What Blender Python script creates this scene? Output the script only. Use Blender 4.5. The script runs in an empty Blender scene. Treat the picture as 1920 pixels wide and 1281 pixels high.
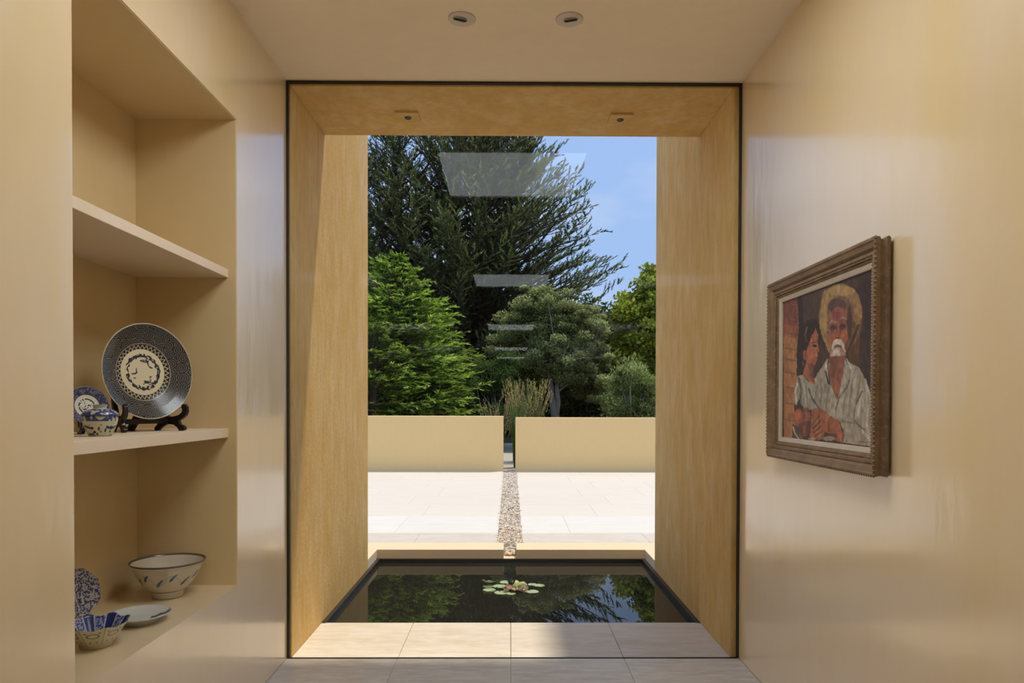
import bpy, bmesh, math, random
import numpy as np
from mathutils import Vector, Matrix
R = math.radians
rng = np.random.default_rng(7)
random.seed(7)
S = bpy.context.scene
COL = S.collection

# ------------------------------------------------------------------ camera
YAW, PITCH, ROLL = 0.00815, -0.01225, 0.00231
CAMPOS = np.array([0, 0, 1.35]); FPX = 1330.0; CX, CY = 967.57, 774.70
fwd = np.array([math.sin(YAW)*math.cos(PITCH), math.cos(YAW)*math.cos(PITCH), math.sin(PITCH)])
rt0 = np.array([math.cos(YAW), -math.sin(YAW), 0.0]); up0 = np.cross(rt0, fwd)
rt = rt0*math.cos(ROLL)+up0*math.sin(ROLL); up = -rt0*math.sin(ROLL)+up0*math.cos(ROLL)
cd = bpy.data.cameras.new('camera'); cam = bpy.data.objects.new('camera', cd); COL.objects.link(cam)
cd.sensor_width = 36; cd.sensor_fit = 'HORIZONTAL'; cd.lens = FPX/1920*36
cd.shift_x = (960-CX)/1920; cd.shift_y = (CY-640.5)/1920
cd.clip_start = 0.05; cd.clip_end = 500
cam.matrix_world = Matrix([[rt[0], up[0], -fwd[0], 0], [rt[1], up[1], -fwd[1], 0], [rt[2], up[2], -fwd[2], 1.35], [0, 0, 0, 1]])
S.camera = cam
def at(x, y, Y):
    """world point at depth Y seen at photo pixel x, y (used only to measure places)"""
    d = fwd + rt*((x-CX)/FPX) - up*((y-CY)/FPX)
    return CAMPOS + d*(Y/d[1])
def project(P):
    d = P-CAMPOS; z = d@fwd
    return CX+FPX*(d@rt)/z, CY-FPX*(d@up)/z

# ------------------------------------------------------------------ world, sun, exposure
S.view_settings.view_transform = 'Standard'; S.view_settings.look = 'None'
S.view_settings.exposure = 0.0; S.view_settings.gamma = 1.0; S.view_settings.use_curve_mapping = False
SUN_E = 3.1
SKY_E = 1.0
w = bpy.data.worlds.new('sky'); S.world = w; w.use_nodes = True
nt = w.node_tree; nt.nodes.clear(); N = nt.nodes.new; L = nt.links.new
out = N('ShaderNodeOutputWorld'); bg = N('ShaderNodeBackground'); L(bg.outputs[0], out.inputs[0])
tc = N('ShaderNodeTexCoord'); sx = N('ShaderNodeSeparateXYZ'); L(tc.outputs['Generated'], sx.inputs[0])
ramp = N('ShaderNodeValToRGB'); L(sx.outputs['Z'], ramp.inputs[0])
cr = ramp.color_ramp; cr.elements[0].position = 0.0; cr.elements[0].color = (.46, .62, .90, 1)
cr.elements[1].position = 1.0; cr.elements[1].color = (.34, .47, .78, 1)
e = cr.elements.new(.40); e.color = (.36, .54, .92, 1)
e = cr.elements.new(.10); e.color = (.38, .56, .92, 1)
mp = N('ShaderNodeMapping'); L(tc.outputs['Generated'], mp.inputs[0]); mp.inputs['Scale'].default_value = (1.0, 1.0, 2.2)
mp.inputs['Location'].default_value = (.35, .1, .02)
nz = N('ShaderNodeTexNoise'); L(mp.outputs[0], nz.inputs[0]); nz.inputs['Scale'].default_value = 3.6; nz.inputs['Detail'].default_value = 5; nz.inputs['Roughness'].default_value = .5
cm = N('ShaderNodeMapRange'); L(nz.outputs[0], cm.inputs[0]); cm.inputs[1].default_value = .45; cm.inputs[2].default_value = .72; cm.inputs[4].default_value = .75
mx = N('ShaderNodeMix'); mx.data_type = 'RGBA'; L(cm.outputs[0], mx.inputs[0]); L(ramp.outputs[0], mx.inputs[6]); mx.inputs[7].default_value = (.74, .80, .93, 1)
L(mx.outputs[2], bg.inputs[0]); bg.inputs[1].default_value = SKY_E
sd = bpy.data.lights.new('sun', 'SUN'); sun = bpy.data.objects.new('sun', sd); COL.objects.link(sun)
sd.energy = SUN_E; sd.color = (1.0, .86, .66); sd.angle = R(3.0)
sun.rotation_euler = Vector((.24, .245, 1)).to_track_quat('Z', 'Y').to_euler(); sun.location = (3, 4, 12)

XL, XR, GY, CZ = -1.182, 1.222, 3.757, 3.05        # inner walls, glass plane, ceiling
EL, ER, PYL, PYR = -1.162, 1.182, 5.80, 5.77        # outer passage walls
SKYLIGHT_E = 9.5

# ------------------------------------------------------------------ helpers
def link(name, me, parent=None):
    o = bpy.data.objects.new(name, me); COL.objects.link(o)
    if parent: o.parent = parent
    return o
def tag(o, label=None, cat=None, group=None, kind=None):
    if label: o['label'] = label
    if cat: o['category'] = cat
    if group: o['group'] = group
    if kind: o['kind'] = kind
    return o
def empty(name, loc, label=None, cat=None, group=None, kind=None):
    o = link(name, None); o.location = loc; o.empty_display_size = .1
    return tag(o, label, cat, group, kind)
class MB:
    """collects shapes and builds them as one mesh"""
    def __init__(s): s.v = []; s.f = []
    def add(s, v, f):
        b = len(s.v); s.v += [tuple(p) for p in v]; s.f += [tuple(i+b for i in q) for q in f]; return s
    def box(s, x0, x1, y0, y1, z0, z1):
        return s.add([(x0,y0,z0),(x1,y0,z0),(x1,y1,z0),(x0,y1,z0),(x0,y0,z1),(x1,y0,z1),(x1,y1,z1),(x0,y1,z1)],
                     [(3,2,1,0),(4,5,6,7),(0,1,5,4),(1,2,6,5),(2,3,7,6),(3,0,4,7)])
    def lathe(s, prof, n=48, c=(0,0,0)):
        v = []; f = []
        for r, z in prof:
            for i in range(n):
                a = 2*math.pi*i/n; v.append((c[0]+r*math.cos(a), c[1]+r*math.sin(a), c[2]+z))
        for k in range(len(prof)-1):
            for i in range(n):
                j = (i+1) % n; f.append((k*n+i, k*n+j, (k+1)*n+j, (k+1)*n+i))
        return s.add(v, f)
    def extrude(s, poly, d, frame=None):
        """poly (x,z) extruded +-d/2 along y"""
        n = len(poly); v = [(x, -d/2, z) for x, z in poly]+[(x, d/2, z) for x, z in poly]
        f = [tuple(range(n)), tuple(range(2*n-1, n-1, -1))]+[(i, i+n, (i+1) % n+n, (i+1) % n) for i in range(n)]
        if frame: v = [tuple(frame @ Vector(p)) for p in v]
        return s.add(v, f)
    def tube(s, pts, rad, n=8):
        pts = [Vector(p) for p in pts]; v = []; f = []
        if not hasattr(rad, '__len__'): rad = [rad]*len(pts)
        for k, p in enumerate(pts):
            t = (pts[min(k+1, len(pts)-1)]-pts[max(k-1, 0)]).normalized()
            a = t.cross(Vector((.13, .2, 1)) if abs(t.z) < .95 else Vector((1, 0, 0))).normalized(); b = t.cross(a)
            for i in range(n):
                q = 2*math.pi*i/n; v.append(p+a*(rad[k]*math.cos(q))+b*(rad[k]*math.sin(q)))
        for k in range(len(pts)-1):
            for i in range(n):
                j = (i+1) % n; f.append((k*n+i, k*n+j, (k+1)*n+j, (k+1)*n+i))
        f.append(tuple(range(n-1, -1, -1))); f.append(tuple(range((len(pts)-1)*n, len(pts)*n)))
        return s.add(v, f)
    def mesh(s, name, mat, smooth=False, bevel=0, recalc=True):
        me = bpy.data.meshes.new(name); me.from_pydata(s.v, [], s.f)
        if recalc or bevel:
            bm = bmesh.new(); bm.from_mesh(me)
            if bevel:
                bmesh.ops.bevel(bm, geom=[e for e in bm.edges if len(e.link_faces) == 2 and e.calc_face_angle(0) > .6], offset=bevel, segments=2, affect='EDGES', profile=.5)
            bmesh.ops.recalc_face_normals(bm, faces=bm.faces); bm.to_mesh(me); bm.free()
        me.materials.append(mat)
        if smooth: me.polygons.foreach_set('use_smooth', [True]*len(me.polygons))
        me.update(); return me
    def build(s, name, mat, parent=None, **k): return link(name, s.mesh(name, mat, **k), parent)

def fast_mesh(name, V, F, mat, cols=None, smooth=False):
    """V (n,3), F (m,k) numpy, optional per-vertex linear colours"""
    me = bpy.data.meshes.new(name); V = np.asarray(V, np.float32); F = np.asarray(F, np.int32); m, k = F.shape
    me.vertices.add(len(V)); me.vertices.foreach_set('co', V.ravel())
    me.loops.add(m*k); me.loops.foreach_set('vertex_index', F.ravel())
    me.polygons.add(m); me.polygons.foreach_set('loop_start', np.arange(0, m*k, k, dtype=np.int32))
    if smooth: me.polygons.foreach_set('use_smooth', np.ones(m, bool))
    me.update(calc_edges=True)
    if cols is not None:
        a = me.color_attributes.new('tint', 'FLOAT_COLOR', 'POINT')
        c = np.ones((len(V), 4), np.float32); c[:, :3] = cols; a.data.foreach_set('color', c.ravel())
    me.materials.append(mat); return me

def srgb(r, g, b): return tuple(((c/255)/12.92 if c <= 10 else ((c/255+.055)/1.055)**2.4) for c in (r, g, b))
def lin(a):
    a = np.asarray(a, float)/255; return np.where(a <= .04, a/12.92, ((a+.055)/1.055)**2.4)

# ------------------------------------------------------------------ materials
def material(name):
    m = bpy.data.materials.new(name); m.use_nodes = True; t = m.node_tree
    return m, t, t.nodes['Principled BSDF']
def noise(t, scale, stretch=(1, 1, 1), detail=4, rough=.55, obj=True, coord=None):
    c = t.nodes.new('ShaderNodeTexCoord'); mp = t.nodes.new('ShaderNodeMapping'); mp.inputs['Scale'].default_value = stretch
    t.links.new(coord or c.outputs['Object'], mp.inputs[0])
    n = t.nodes.new('ShaderNodeTexNoise'); n.inputs['Scale'].default_value = scale; n.inputs['Detail'].default_value = detail; n.inputs['Roughness'].default_value = rough
    t.links.new(mp.outputs[0], n.inputs[0]); return n.outputs[0]
def remap(t, s, a, b, c=0., d=1.):
    m = t.nodes.new('ShaderNodeMapRange'); t.links.new(s, m.inputs[0])
    for i, x in zip((1, 2, 3, 4), (a, b, c, d)): m.inputs[i].default_value = x
    return m.outputs[0]
def mixc(t, fac, a, b, blend='MIX'):
    m = t.nodes.new('ShaderNodeMix'); m.data_type = 'RGBA'; m.blend_type = blend
    for i, x in ((0, fac), (6, a), (7, b)):
        if isinstance(x, bpy.types.NodeSocket): t.links.new(x, m.inputs[i])
        elif i == 0: m.inputs[0].default_value = x
        else: m.inputs[i].default_value = (*x[:3], 1)
    return m.outputs[2]
def bump(t, b, h, strength, dist=.01):
    n = t.nodes.new('ShaderNodeBump'); n.inputs['Strength'].default_value = strength; n.inputs['Distance'].default_value = dist
    t.links.new(h, n.inputs['Height']); t.links.new(n.outputs[0], b.inputs['Normal'])
def plain(name, col, rough=.5, **k):
    m, t, b = material(name); b.inputs['Base Color'].default_value = (*col, 1); b.inputs['Roughness'].default_value = rough
    for a, v in k.items(): b.inputs[a.replace('_', ' ')].default_value = v
    return m
def plaster(name, c1, c2, rough=.32, spec=.5, streak=(1, 1, .4), bmp=.25, coat=0.):
    m, t, b = material(name)
    n = noise(t, 1.1, streak, 2, .4); n2 = noise(t, 4.5, streak, 3, .5); n4 = noise(t, 16, (1, 1, .3), 3, .55)
    c = mixc(t, remap(t, n, .25, .75), c1, c2); c = mixc(t, remap(t, n2, .32, .70, 0, .8), c, (min(c2[0]*1.03, .94), c2[1]*1.04, c2[2]*(1.18 if c2[2] < .45 else 1.04))); c = mixc(t, remap(t, n4, .3, .9, 0, .22), c, tuple(x*.82 for x in c1))
    t.links.new(c, b.inputs['Base Color'])
    t.links.new(remap(t, n2, .25, .75, rough-.05, rough+.09), b.inputs['Roughness'])
    b.inputs['Specular IOR Level'].default_value = spec
    if coat:
        b.inputs['Coat Weight'].default_value = coat; b.inputs['Coat IOR'].default_value = 1.72
        t.links.new(remap(t, n2, .3, .7, .085, .17), b.inputs['Coat Roughness'])
    n3 = noise(t, 7, (1, 1, .28), 4, .55); bump(t, b, n3, bmp, .005)
    if coat:
        bn = [x for x in t.nodes if x.type == 'BUMP'][0]; t.links.new(bn.outputs[0], b.inputs['Coat Normal'])
    return m
M = {}
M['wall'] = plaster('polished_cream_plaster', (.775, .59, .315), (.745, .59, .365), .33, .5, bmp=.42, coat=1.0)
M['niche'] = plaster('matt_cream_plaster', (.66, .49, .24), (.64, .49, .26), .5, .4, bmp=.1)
M['shelf'] = plaster('shelf_plaster', (.76, .61, .41), (.74, .60, .42), .5, .4, bmp=.1)
M['ceiling'] = plaster('ceiling_plaster', (.90, .765, .575), (.90, .77, .585), .7, .3, (1, 1, 1), .05)
def stucco(name, c1, c2, c3, amt=.5):
    m, t, b = material(name)
    n = noise(t, 1.3, (1, 1, .6), 5, .6); n2 = noise(t, 5, (1, 1, .35), 6, .7); n3 = noise(t, 38, (1, 1, 1), 5, .7); n4 = noise(t, 18, (1, 1, .3), 4, .65)
    c = mixc(t, remap(t, n, .3, .7), c1, c2); c = mixc(t, remap(t, n2, .42, .75, 0, amt), c, c3)
    c = mixc(t, remap(t, n4, .40, .72, 0, amt*.7), c, tuple(x*.74 for x in c1)); c = mixc(t, remap(t, n3, .4, .75, 0, amt*.25), c, tuple(x*.8 for x in c1))
    t.links.new(c, b.inputs['Base Color']); b.inputs['Roughness'].default_value = .8; b.inputs['Specular IOR Level'].default_value = .25
    bump(t, b, n3, .5, .006); return m
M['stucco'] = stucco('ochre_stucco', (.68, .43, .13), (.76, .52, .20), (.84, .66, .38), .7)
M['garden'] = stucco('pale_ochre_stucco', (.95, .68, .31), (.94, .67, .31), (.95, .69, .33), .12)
M['curb'] = stucco('curb_stucco', (.82, .67, .44), (.80, .66, .44), (.86, .73, .52), .15)
def travertine(name, c1, c2, c3, rough=.45, pit=.5):
    m, t, b = material(name)
    oi = t.nodes.new('ShaderNodeObjectInfo'); cd_ = t.nodes.new('ShaderNodeTexCoord'); ad = t.nodes.new('ShaderNodeVectorMath'); ad.operation = 'MULTIPLY_ADD'
    cmb = t.nodes.new('ShaderNodeCombineXYZ'); t.links.new(oi.outputs['Random'], cmb.inputs[0]); t.links.new(oi.outputs['Random'], cmb.inputs[1])
    t.links.new(cmb.outputs[0], ad.inputs[0]); ad.inputs[1].default_value = (17, 9, 3); t.links.new(cd_.outputs['Object'], ad.inputs[2])
    n = noise(t, 3.0, (.8, 2.6, 1), 6, .62, coord=ad.outputs[0]); n2 = noise(t, 11, (.6, 2.5, 1), 6, .7, coord=ad.outputs[0])
    n3 = noise(t, 34, (.7, 1.8, 1), 5, .7, coord=ad.outputs[0])
    c = mixc(t, remap(t, n, .35, .65), c1, c2); c = mixc(t, remap(t, n2, .44, .66, 0, .85), c, c3)
    c = mixc(t, remap(t, oi.outputs['Random'], 0, 1, 0, .12), c, tuple(x*.72 for x in c1))
    c = mixc(t, remap(t, n3, .66, .72, 0, pit), c, tuple(x*.45 for x in c1))
    n5 = noise(t, 5, (.25, 4.0, 1), 4, .6, coord=ad.outputs[0]); c = mixc(t, remap(t, n5, .55, .72, 0, .45), c, tuple(x*.80 for x in c2))
    t.links.new(c, b.inputs['Base Color']); b.inputs['Roughness'].default_value = rough
    bump(t, b, n3, .2, .003); return m
M['floor'] = travertine('honed_travertine', (.48, .435, .39), (.40, .355, .315), (.58, .55, .51), .38)
M['ledge'] = travertine('ledge_travertine', (.80, .75, .66), (.70, .62, .50), (.86, .83, .77), .5)
M['terrace'] = travertine('terrace_travertine', (.78, .75, .69), (.74, .70, .63), (.80, .78, .74), .7, .2)
M['terrace_warm'] = travertine('terrace_travertine_warm', (.75, .69, .60), (.73, .665, .57), (.77, .72, .64), .7, .2)
M['terrace_edge'] = travertine('terrace_travertine_edge', (.66, .61, .54), (.60, .53, .44), (.70, .66, .60), .7, .4)
M['grout'] = plain('grout', (.36, .31, .26), .9)
M['pale_grout'] = plain('pale_grout', (.66, .61, .54), .9)
M['black'] = plain('black_metal', (.012, .011, .010), .45)
M['lining'] = plain('black_pool_lining', (.018, .016, .015), .35)
M['white_metal'] = plain('painted_trim', (.56, .48, .38), .45)
M['dark'] = plain('dark_void', (.004, .004, .004), .8)
M['lacquer'] = plain('black_lacquered_wood', (.012, .008, .006), .28)

# glass
m = bpy.data.materials.new('clear_glass'); m.use_nodes = True; t = m.node_tree; t.nodes.clear()
o_ = t.nodes.new('ShaderNodeOutputMaterial'); ms = t.nodes.new('ShaderNodeMixShader'); tr = t.nodes.new('ShaderNodeBsdfTransparent'); gl = t.nodes.new('ShaderNodeBsdfGlossy'); fr = t.nodes.new('ShaderNodeFresnel')
fr.inputs[0].default_value = 1.27; gl.inputs['Roughness'].default_value = 0; tr.inputs[0].default_value = (.985, .995, .985, 1)
t.links.new(fr.outputs[0], ms.inputs[0]); t.links.new(tr.outputs[0], ms.inputs[1]); t.links.new(gl.outputs[0], ms.inputs[2]); t.links.new(ms.outputs[0], o_.inputs[0])
M['glass'] = m
# diffuser of the skylights: daylight coming through
m = bpy.data.materials.new('skylight_diffuser'); m.use_nodes = True; t = m.node_tree; t.nodes.clear()
o_ = t.nodes.new('ShaderNodeOutputMaterial'); em = t.nodes.new('ShaderNodeEmission'); em.inputs[0].default_value = (.93, .98, 1.0, 1); em.inputs[1].default_value = SKYLIGHT_E
t.links.new(em.outputs[0], o_.inputs[0]); M['skylight'] = m
# vertex coloured paint / glaze
def attr_mat(name, rough, trans=0., spec=.5, var=0.):
    m, t, b = material(name); a = t.nodes.new('ShaderNodeAttribute'); a.attribute_name = 'tint'
    t.links.new(a.outputs['Color'], b.inputs['Base Color']); b.inputs['Roughness'].default_value = rough; b.inputs['Specular IOR Level'].default_value = spec
    if trans:
        tl = t.nodes.new('ShaderNodeBsdfTranslucent'); mix = t.nodes.new('ShaderNodeMixShader'); mix.inputs[0].default_value = trans
        t.links.new(a.outputs['Color'], tl.inputs[0]); t.links.new(b.outputs[0], mix.inputs[1]); t.links.new(tl.outputs[0], mix.inputs[2])
        t.links.new(mix.outputs[0], t.nodes['Material Output'].inputs[0])
    return m
M['glaze'] = attr_mat('painted_porcelain_glaze', .22)
M['paint'] = attr_mat('oil_paint', .5, spec=.3)
M['leaf'] = attr_mat('leaf', .55, .40, .25)
M['needle'] = attr_mat('cypress_foliage', .65, .2, .2)
M['pad'] = attr_mat('lily_leaf', .35, .1, .5)
M['pebble'] = attr_mat('pebble', .8)
def bark_mat(name, c1, c2):
    m, t, b = material(name); n = noise(t, 5, (3, 3, .6), 5, .6)
    t.links.new(mixc(t, remap(t, n, .35, .65), c1, c2), b.inputs['Base Color']); b.inputs['Roughness'].default_value = .9
    bump(t, b, n, .5, .03); return m
M['bark'] = bark_mat('brown_bark', (.07, .05, .035), (.035, .026, .02))
M['bark_grey'] = bark_mat('grey_bark', (.32, .28, .235), (.18, .155, .125))
m, t, b = material('soil'); n = noise(t, 3, (1, 1, 1), 6, .6); t.links.new(mixc(t, n, (.10, .07, .045), (.06, .05, .03)), b.inputs['Base Color']); b.inputs['Roughness'].default_value = 1; M['soil'] = m
m, t, b = material('gravel_path'); n = noise(t, 28, (1, 1, 1), 6, .8); t.links.new(mixc(t, remap(t, n, .35, .65), (.36, .32, .26), (.70, .64, .55)), b.inputs['Base Color']); b.inputs['Roughness'].default_value = 1; bump(t, b, n, .6, .02); M['gravel'] = m
m, t, b = material('dark_pond_water'); b.inputs['Base Color'].default_value = (.018, .018, .014, 1); b.inputs['Roughness'].default_value = .0; b.inputs['IOR'].default_value = 1.333
n = noise(t, 3.0, (1, 1, 1), 2, .5); bump(t, b, n, .02, .004); M['water'] = m
def wood(name, c1, c2, c3):
    m, t, b = material(name); n = noise(t, 14, (1, 1, 1), 6, .7); n2 = noise(t, 60, (1, .3, 1), 4, .6)
    c = mixc(t, remap(t, n, .35, .65), c1, c2); c = mixc(t, remap(t, n2, .55, .8, 0, .55), c, c3)
    t.links.new(c, b.inputs['Base Color']); b.inputs['Roughness'].default_value = .6; bump(t, b, n2, .3, .002); return m
M['frame'] = wood('carved_brown_wood', (.235, .15, .082), (.16, .095, .048), (.40, .31, .22))
M['liner'] = wood('painted_liner', (.52, .44, .36), (.46, .39, .31), (.57, .50, .42))
M['canvas'] = plain('canvas_back', (.4, .35, .28), .9)

# ------------------------------------------------------------------ the room
NY0, NY1, NZ0, NZ1, NX = 1.93, 3.08, .563, 2.575, -1.614
BACK = -22.0
b = MB()
b.box(XL-.55, XL, BACK, NY0, 0, CZ).box(XL-.55, XL, NY1, GY, 0, CZ).box(XL-.55, XL, NY0, NY1, NZ1, CZ).box(XL-.55, XL, NY0, NY1, 0, NZ0)
tag(b.build('wall_left', M['wall']), kind='structure')
b = MB(); e_ = .004
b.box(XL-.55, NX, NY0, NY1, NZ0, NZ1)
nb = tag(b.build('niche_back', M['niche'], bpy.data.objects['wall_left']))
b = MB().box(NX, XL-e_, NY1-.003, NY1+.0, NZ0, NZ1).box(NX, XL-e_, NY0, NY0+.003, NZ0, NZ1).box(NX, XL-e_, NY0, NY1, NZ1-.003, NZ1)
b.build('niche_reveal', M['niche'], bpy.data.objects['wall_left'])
tag(MB().box(XR, XR+.5, BACK, GY, 0, CZ).build('wall_right', M['wall']), kind='structure')
tag(MB().box(XL-.55, XR+.5, BACK-.3, BACK, 0, CZ).build('wall_back', M['wall']), kind='structure')
# ceiling with the skylight openings left open
SK = [(1.67, 2.74), (-2.79, -1.76), (-8.79, -7.56), (-14.9, -13.6), (-19.1, -17.9)]
b = MB(); SX0, SX1 = -.51, .53
b.box(XL-.55, SX0, BACK-.3, GY, CZ, CZ+.35).box(SX1, XR+.5, BACK-.3, GY, CZ, CZ+.35)
ys = [BACK-.3]+[v for s_ in sorted(SK) for v in s_]+[GY]
for k in range(0, len(ys), 2): b.box(SX0, SX1, ys[k], ys[k+1], CZ, CZ+.35)
tag(b.build('ceiling', M['ceiling']), kind='structure')
for k, (y0, y1) in enumerate(SK):
    o = tag(empty('window_%d' % (k+2), ((SX0+SX1)/2, (y0+y1)/2, CZ)), kind='structure')
    cx_, cy_ = (SX0+SX1)/2, (y0+y1)/2
    MB().box(SX0-cx_, SX1-cx_, y0-cy_, y1-cy_, .012, .03).build('diffuser_pane', M['skylight'], o)
    f_ = MB(); t_ = .015
    f_.box(SX0-cx_, SX1-cx_, y0-cy_, y0-cy_+t_, .0, .012).box(SX0-cx_, SX1-cx_, y1-cy_-t_, y1-cy_, .0, .012).box(SX0-cx_, SX0-cx_+t_, y0-cy_+t_, y1-cy_-t_, 0, .012).box(SX1-cx_-t_, SX1-cx_, y0-cy_+t_, y1-cy_-t_, 0, .012)
    f_.build('frame', M['white_metal'], o)
# floor: grout bed and tiles
fl = tag(MB().box(XL-.55, XR+.5, BACK-.3, GY, -.25, -.003).build('floor', M['grout']), kind='structure')
tiles = {}
def tile(parent, x0, x1, y0, y1, ztop, mat, h=.03, name='stone_tile', gap=.0025, bev=.0012):
    key = (round(x1-x0, 3), round(y1-y0, 3), mat)
    if key not in tiles:
        a, c = (x1-x0)/2-gap/2, (y1-y0)/2-gap/2
        tiles[key] = MB().box(-a, a, -c, c, -h, 0).mesh(name, M[mat], bevel=bev)
    o = link(name, tiles[key], parent); o.location = ((x0+x1)/2, (y0+y1)/2, ztop); return o
TW = .6025; xs = [XL, -.596, .006, .608, XR]
y = GY-.006
while y > BACK:
    y2 = max(y-.61, BACK)
    for k in range(4): tile(fl, xs[k], xs[k+1], y2, y, 0, 'floor')
    y = y2
# the big fixed window: thin black frame and one pane
win = tag(empty('window_1', (0, GY, 0)), kind='structure')
f_ = MB(); a = .011; D = .018
f_.box(XL, XL+a, 0, D, .0, CZ).box(XR-a, XR, 0, D, .0, CZ).box(XL+a, XR-a, 0, D, CZ-a, CZ).box(XL+a, XR-a, -.004, .008, -.02, .002)
f_.build('frame', M['black'], win)
fp = MB().add([(XL+a, .012, 0), (XR-a, .012, 0), (XR-a, .012, CZ-a), (XL+a, .012, CZ-a)], [(0, 1, 2, 3)])
fp.build('glass_pane', M['glass'], win, recalc=False)

# ------------------------------------------------------------------ the outer passage
G2 = GY+.018; HT = 4.0; LY = 4.46; SZ = 3.028
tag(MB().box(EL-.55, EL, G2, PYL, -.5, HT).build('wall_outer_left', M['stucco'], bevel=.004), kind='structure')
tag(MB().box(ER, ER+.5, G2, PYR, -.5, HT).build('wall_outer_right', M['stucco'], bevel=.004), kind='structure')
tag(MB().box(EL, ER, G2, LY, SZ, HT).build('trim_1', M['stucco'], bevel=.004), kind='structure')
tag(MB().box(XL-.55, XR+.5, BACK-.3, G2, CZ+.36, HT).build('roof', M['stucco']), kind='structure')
# ledge slabs between glass and pool
lg = tag(MB().box(EL, ER, G2-.03, 4.36, -.5, -.032).build('pool_ledge', M['grout']), kind='structure')
xs2 = [EL, -.595, .006, .608, ER]
for k in range(4): tile(lg, xs2[k], xs2[k+1], GY+.008, 4.372, 0, 'ledge', name='stone_slab', bev=.002)
# pool basin
po = tag(MB().box(EL-.02, ER+.02, 4.36, 6.22, -.55, -.5).build('pool_basin', M['lining']), kind='structure')
MB().box(EL, EL+.028, 4.36, 6.2, -.5, 0).box(ER-.028, ER, 4.36, 6.2, -.5, 0).box(EL+.028, ER-.028, 6.172, 6.2, -.5, -.001).box(EL+.028, ER-.028, 4.36, 4.366, -.5, -.03).build('pool_lining', M['lining'], po)
V_, F_ = [(EL+.028, 4.366, -.033), (ER-.028, 4.366, -.033), (ER-.028, 6.172, -.033), (EL+.028, 6.172, -.033)], [(0, 1, 2, 3)]
wt = MB().box(EL+.028, ER-.028, 4.366, 6.172, -.49, -.033).build('pond_water', M['water'])
tag(wt, 'dark still pond water between the ochre passage walls', 'water', kind='stuff')
# curb (U shaped) with the spout notch
CY0, CY1, CT, NW = 6.2, 6.51, .077, .056
b = MB()
b.box(EL-.34, -NW, CY0, CY1, -.5, CT).box(NW, ER+.34, CY0, CY1, -.5, CT).box(-NW, NW, CY0, CY1, -.5, .0)
b.box(EL-.34, EL, PYL, CY0, -.5, CT).box(ER, ER+.34, PYR, CY0, -.5, CT)
tag(b.build('pool_curb', M['curb'], bevel=.003), kind='structure')

# ------------------------------------------------------------------ terrace
RW = .12; WY = 13.73; TZ = .055
gd = tag(MB().box(-60, 60, CY1, 90, -.6, -.012).box(-60, EL-.55, 3, CY1, -.6, -.012).box(ER+.5, 60, 3, CY1, -.6, -.012).build('ground', M['soil']), kind='structure')
tb = tag(MB().box(-8, -RW, CY1, WY, -.02, TZ-.03).box(RW, 8, CY1, WY, -.02, TZ-.03).build('terrace', M['pale_grout']), kind='structure')
def row(y0, y1, joints, mat):
    js = sorted(joints)
    for a, c in zip(js[:-1], js[1:]):
        if a < -RW < c or a < RW < c or abs(a-c) < .02: continue
        tile(tb, a, c, y0, y1, TZ, mat, name='stone_slab', gap=.002)
row(CY1, 7.12, [-8+1.2*k for k in range(6)]+[-.9, -RW], 'terrace_edge'); row(CY1, 7.12, [RW, 1.32, 2.52, 3.72, 4.92, 6.12, 8], 'terrace_edge')
row(7.12, 8.21, [-8, -6.5, -4.7, -2.95, -1.17, -RW], 'terrace'); row(7.12, 8.21, [RW, .61, 1.9, 3.7, 5.5, 8], 'terrace')
yy = 8.21; k = 0
while yy < WY-.1:
    off = .6*(k % 2)
    row(yy, yy+.92, [-8]+[-RW-.9*i-off*.5 for i in range(1, 8)]+[-RW], 'terrace_warm'); row(yy, yy+.92, [RW]+[RW+.9*i+off*.5 for i in range(1, 8)]+[8], 'terrace_warm')
    yy += .92; k += 1
# garden walls either side of the gap
GW0, GW1 = WY, WY+.35
tag(MB().box(-14, -.133, GW0, GW1, -.1, 1.12).build('wall_garden_left', M['garden'], bevel=.008), kind='structure')
tag(MB().box(.103, 14, GW0, GW1, -.1, 1.095).build('wall_garden_right', M['garden'], bevel=.008), kind='structure')
tag(MB().box(-.9, .9, GW1, 24, -.02, .03).box(-.133, .103, WY-.05, GW1, -.02, .03).build('gravel_path', M['gravel']), kind='structure')

# ------------------------------------------------------------------ instanced geometry made as one mesh
def frames(d, roll=None):
    """rotation matrices (n,3,3) with column x along d"""
    d = d/np.linalg.norm(d, axis=1, keepdims=True)
    upv = np.tile([0, 0, 1.], (len(d), 1)); s_ = np.cross(upv, d); n = np.linalg.norm(s_, axis=1, keepdims=True); s_ = np.where(n < .05, [[1., 0, 0]], s_/np.maximum(n, 1e-6)); u = np.cross(d, s_)
    if roll is not None:
        c, q = np.cos(roll)[:, None], np.sin(roll)[:, None]; s_, u = s_*c+u*q, -s_*q+u*c
    return np.stack([d, s_, u], 2)
def stamp(tv, tf, pos, rot, scl):
    """tv (n,3), tf (m,k); scl (N,3)"""
    V = np.einsum('nij,nkj->nki', rot, tv[None]*scl[:, None, :])+pos[:, None, :]
    F = tf[None]+(np.arange(len(pos))*len(tv))[:, None, None]
    return V.reshape(-1, 3), F.reshape(-1, tf.shape[1])
def merge(parts):
    V = []; F = []; C = []; o = 0
    for v, f, c in parts: V.append(v); F.append(f+o); C.append(c); o += len(v)
    return np.concatenate(V), np.concatenate(F), np.concatenate(C)
SPIKE = (np.array([[0, .5, -.25], [0, -.5, -.25], [0, 0, .5], [1, 0, 0]], float), np.array([[0, 3, 2], [1, 3, 0], [2, 3, 1]]))
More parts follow.
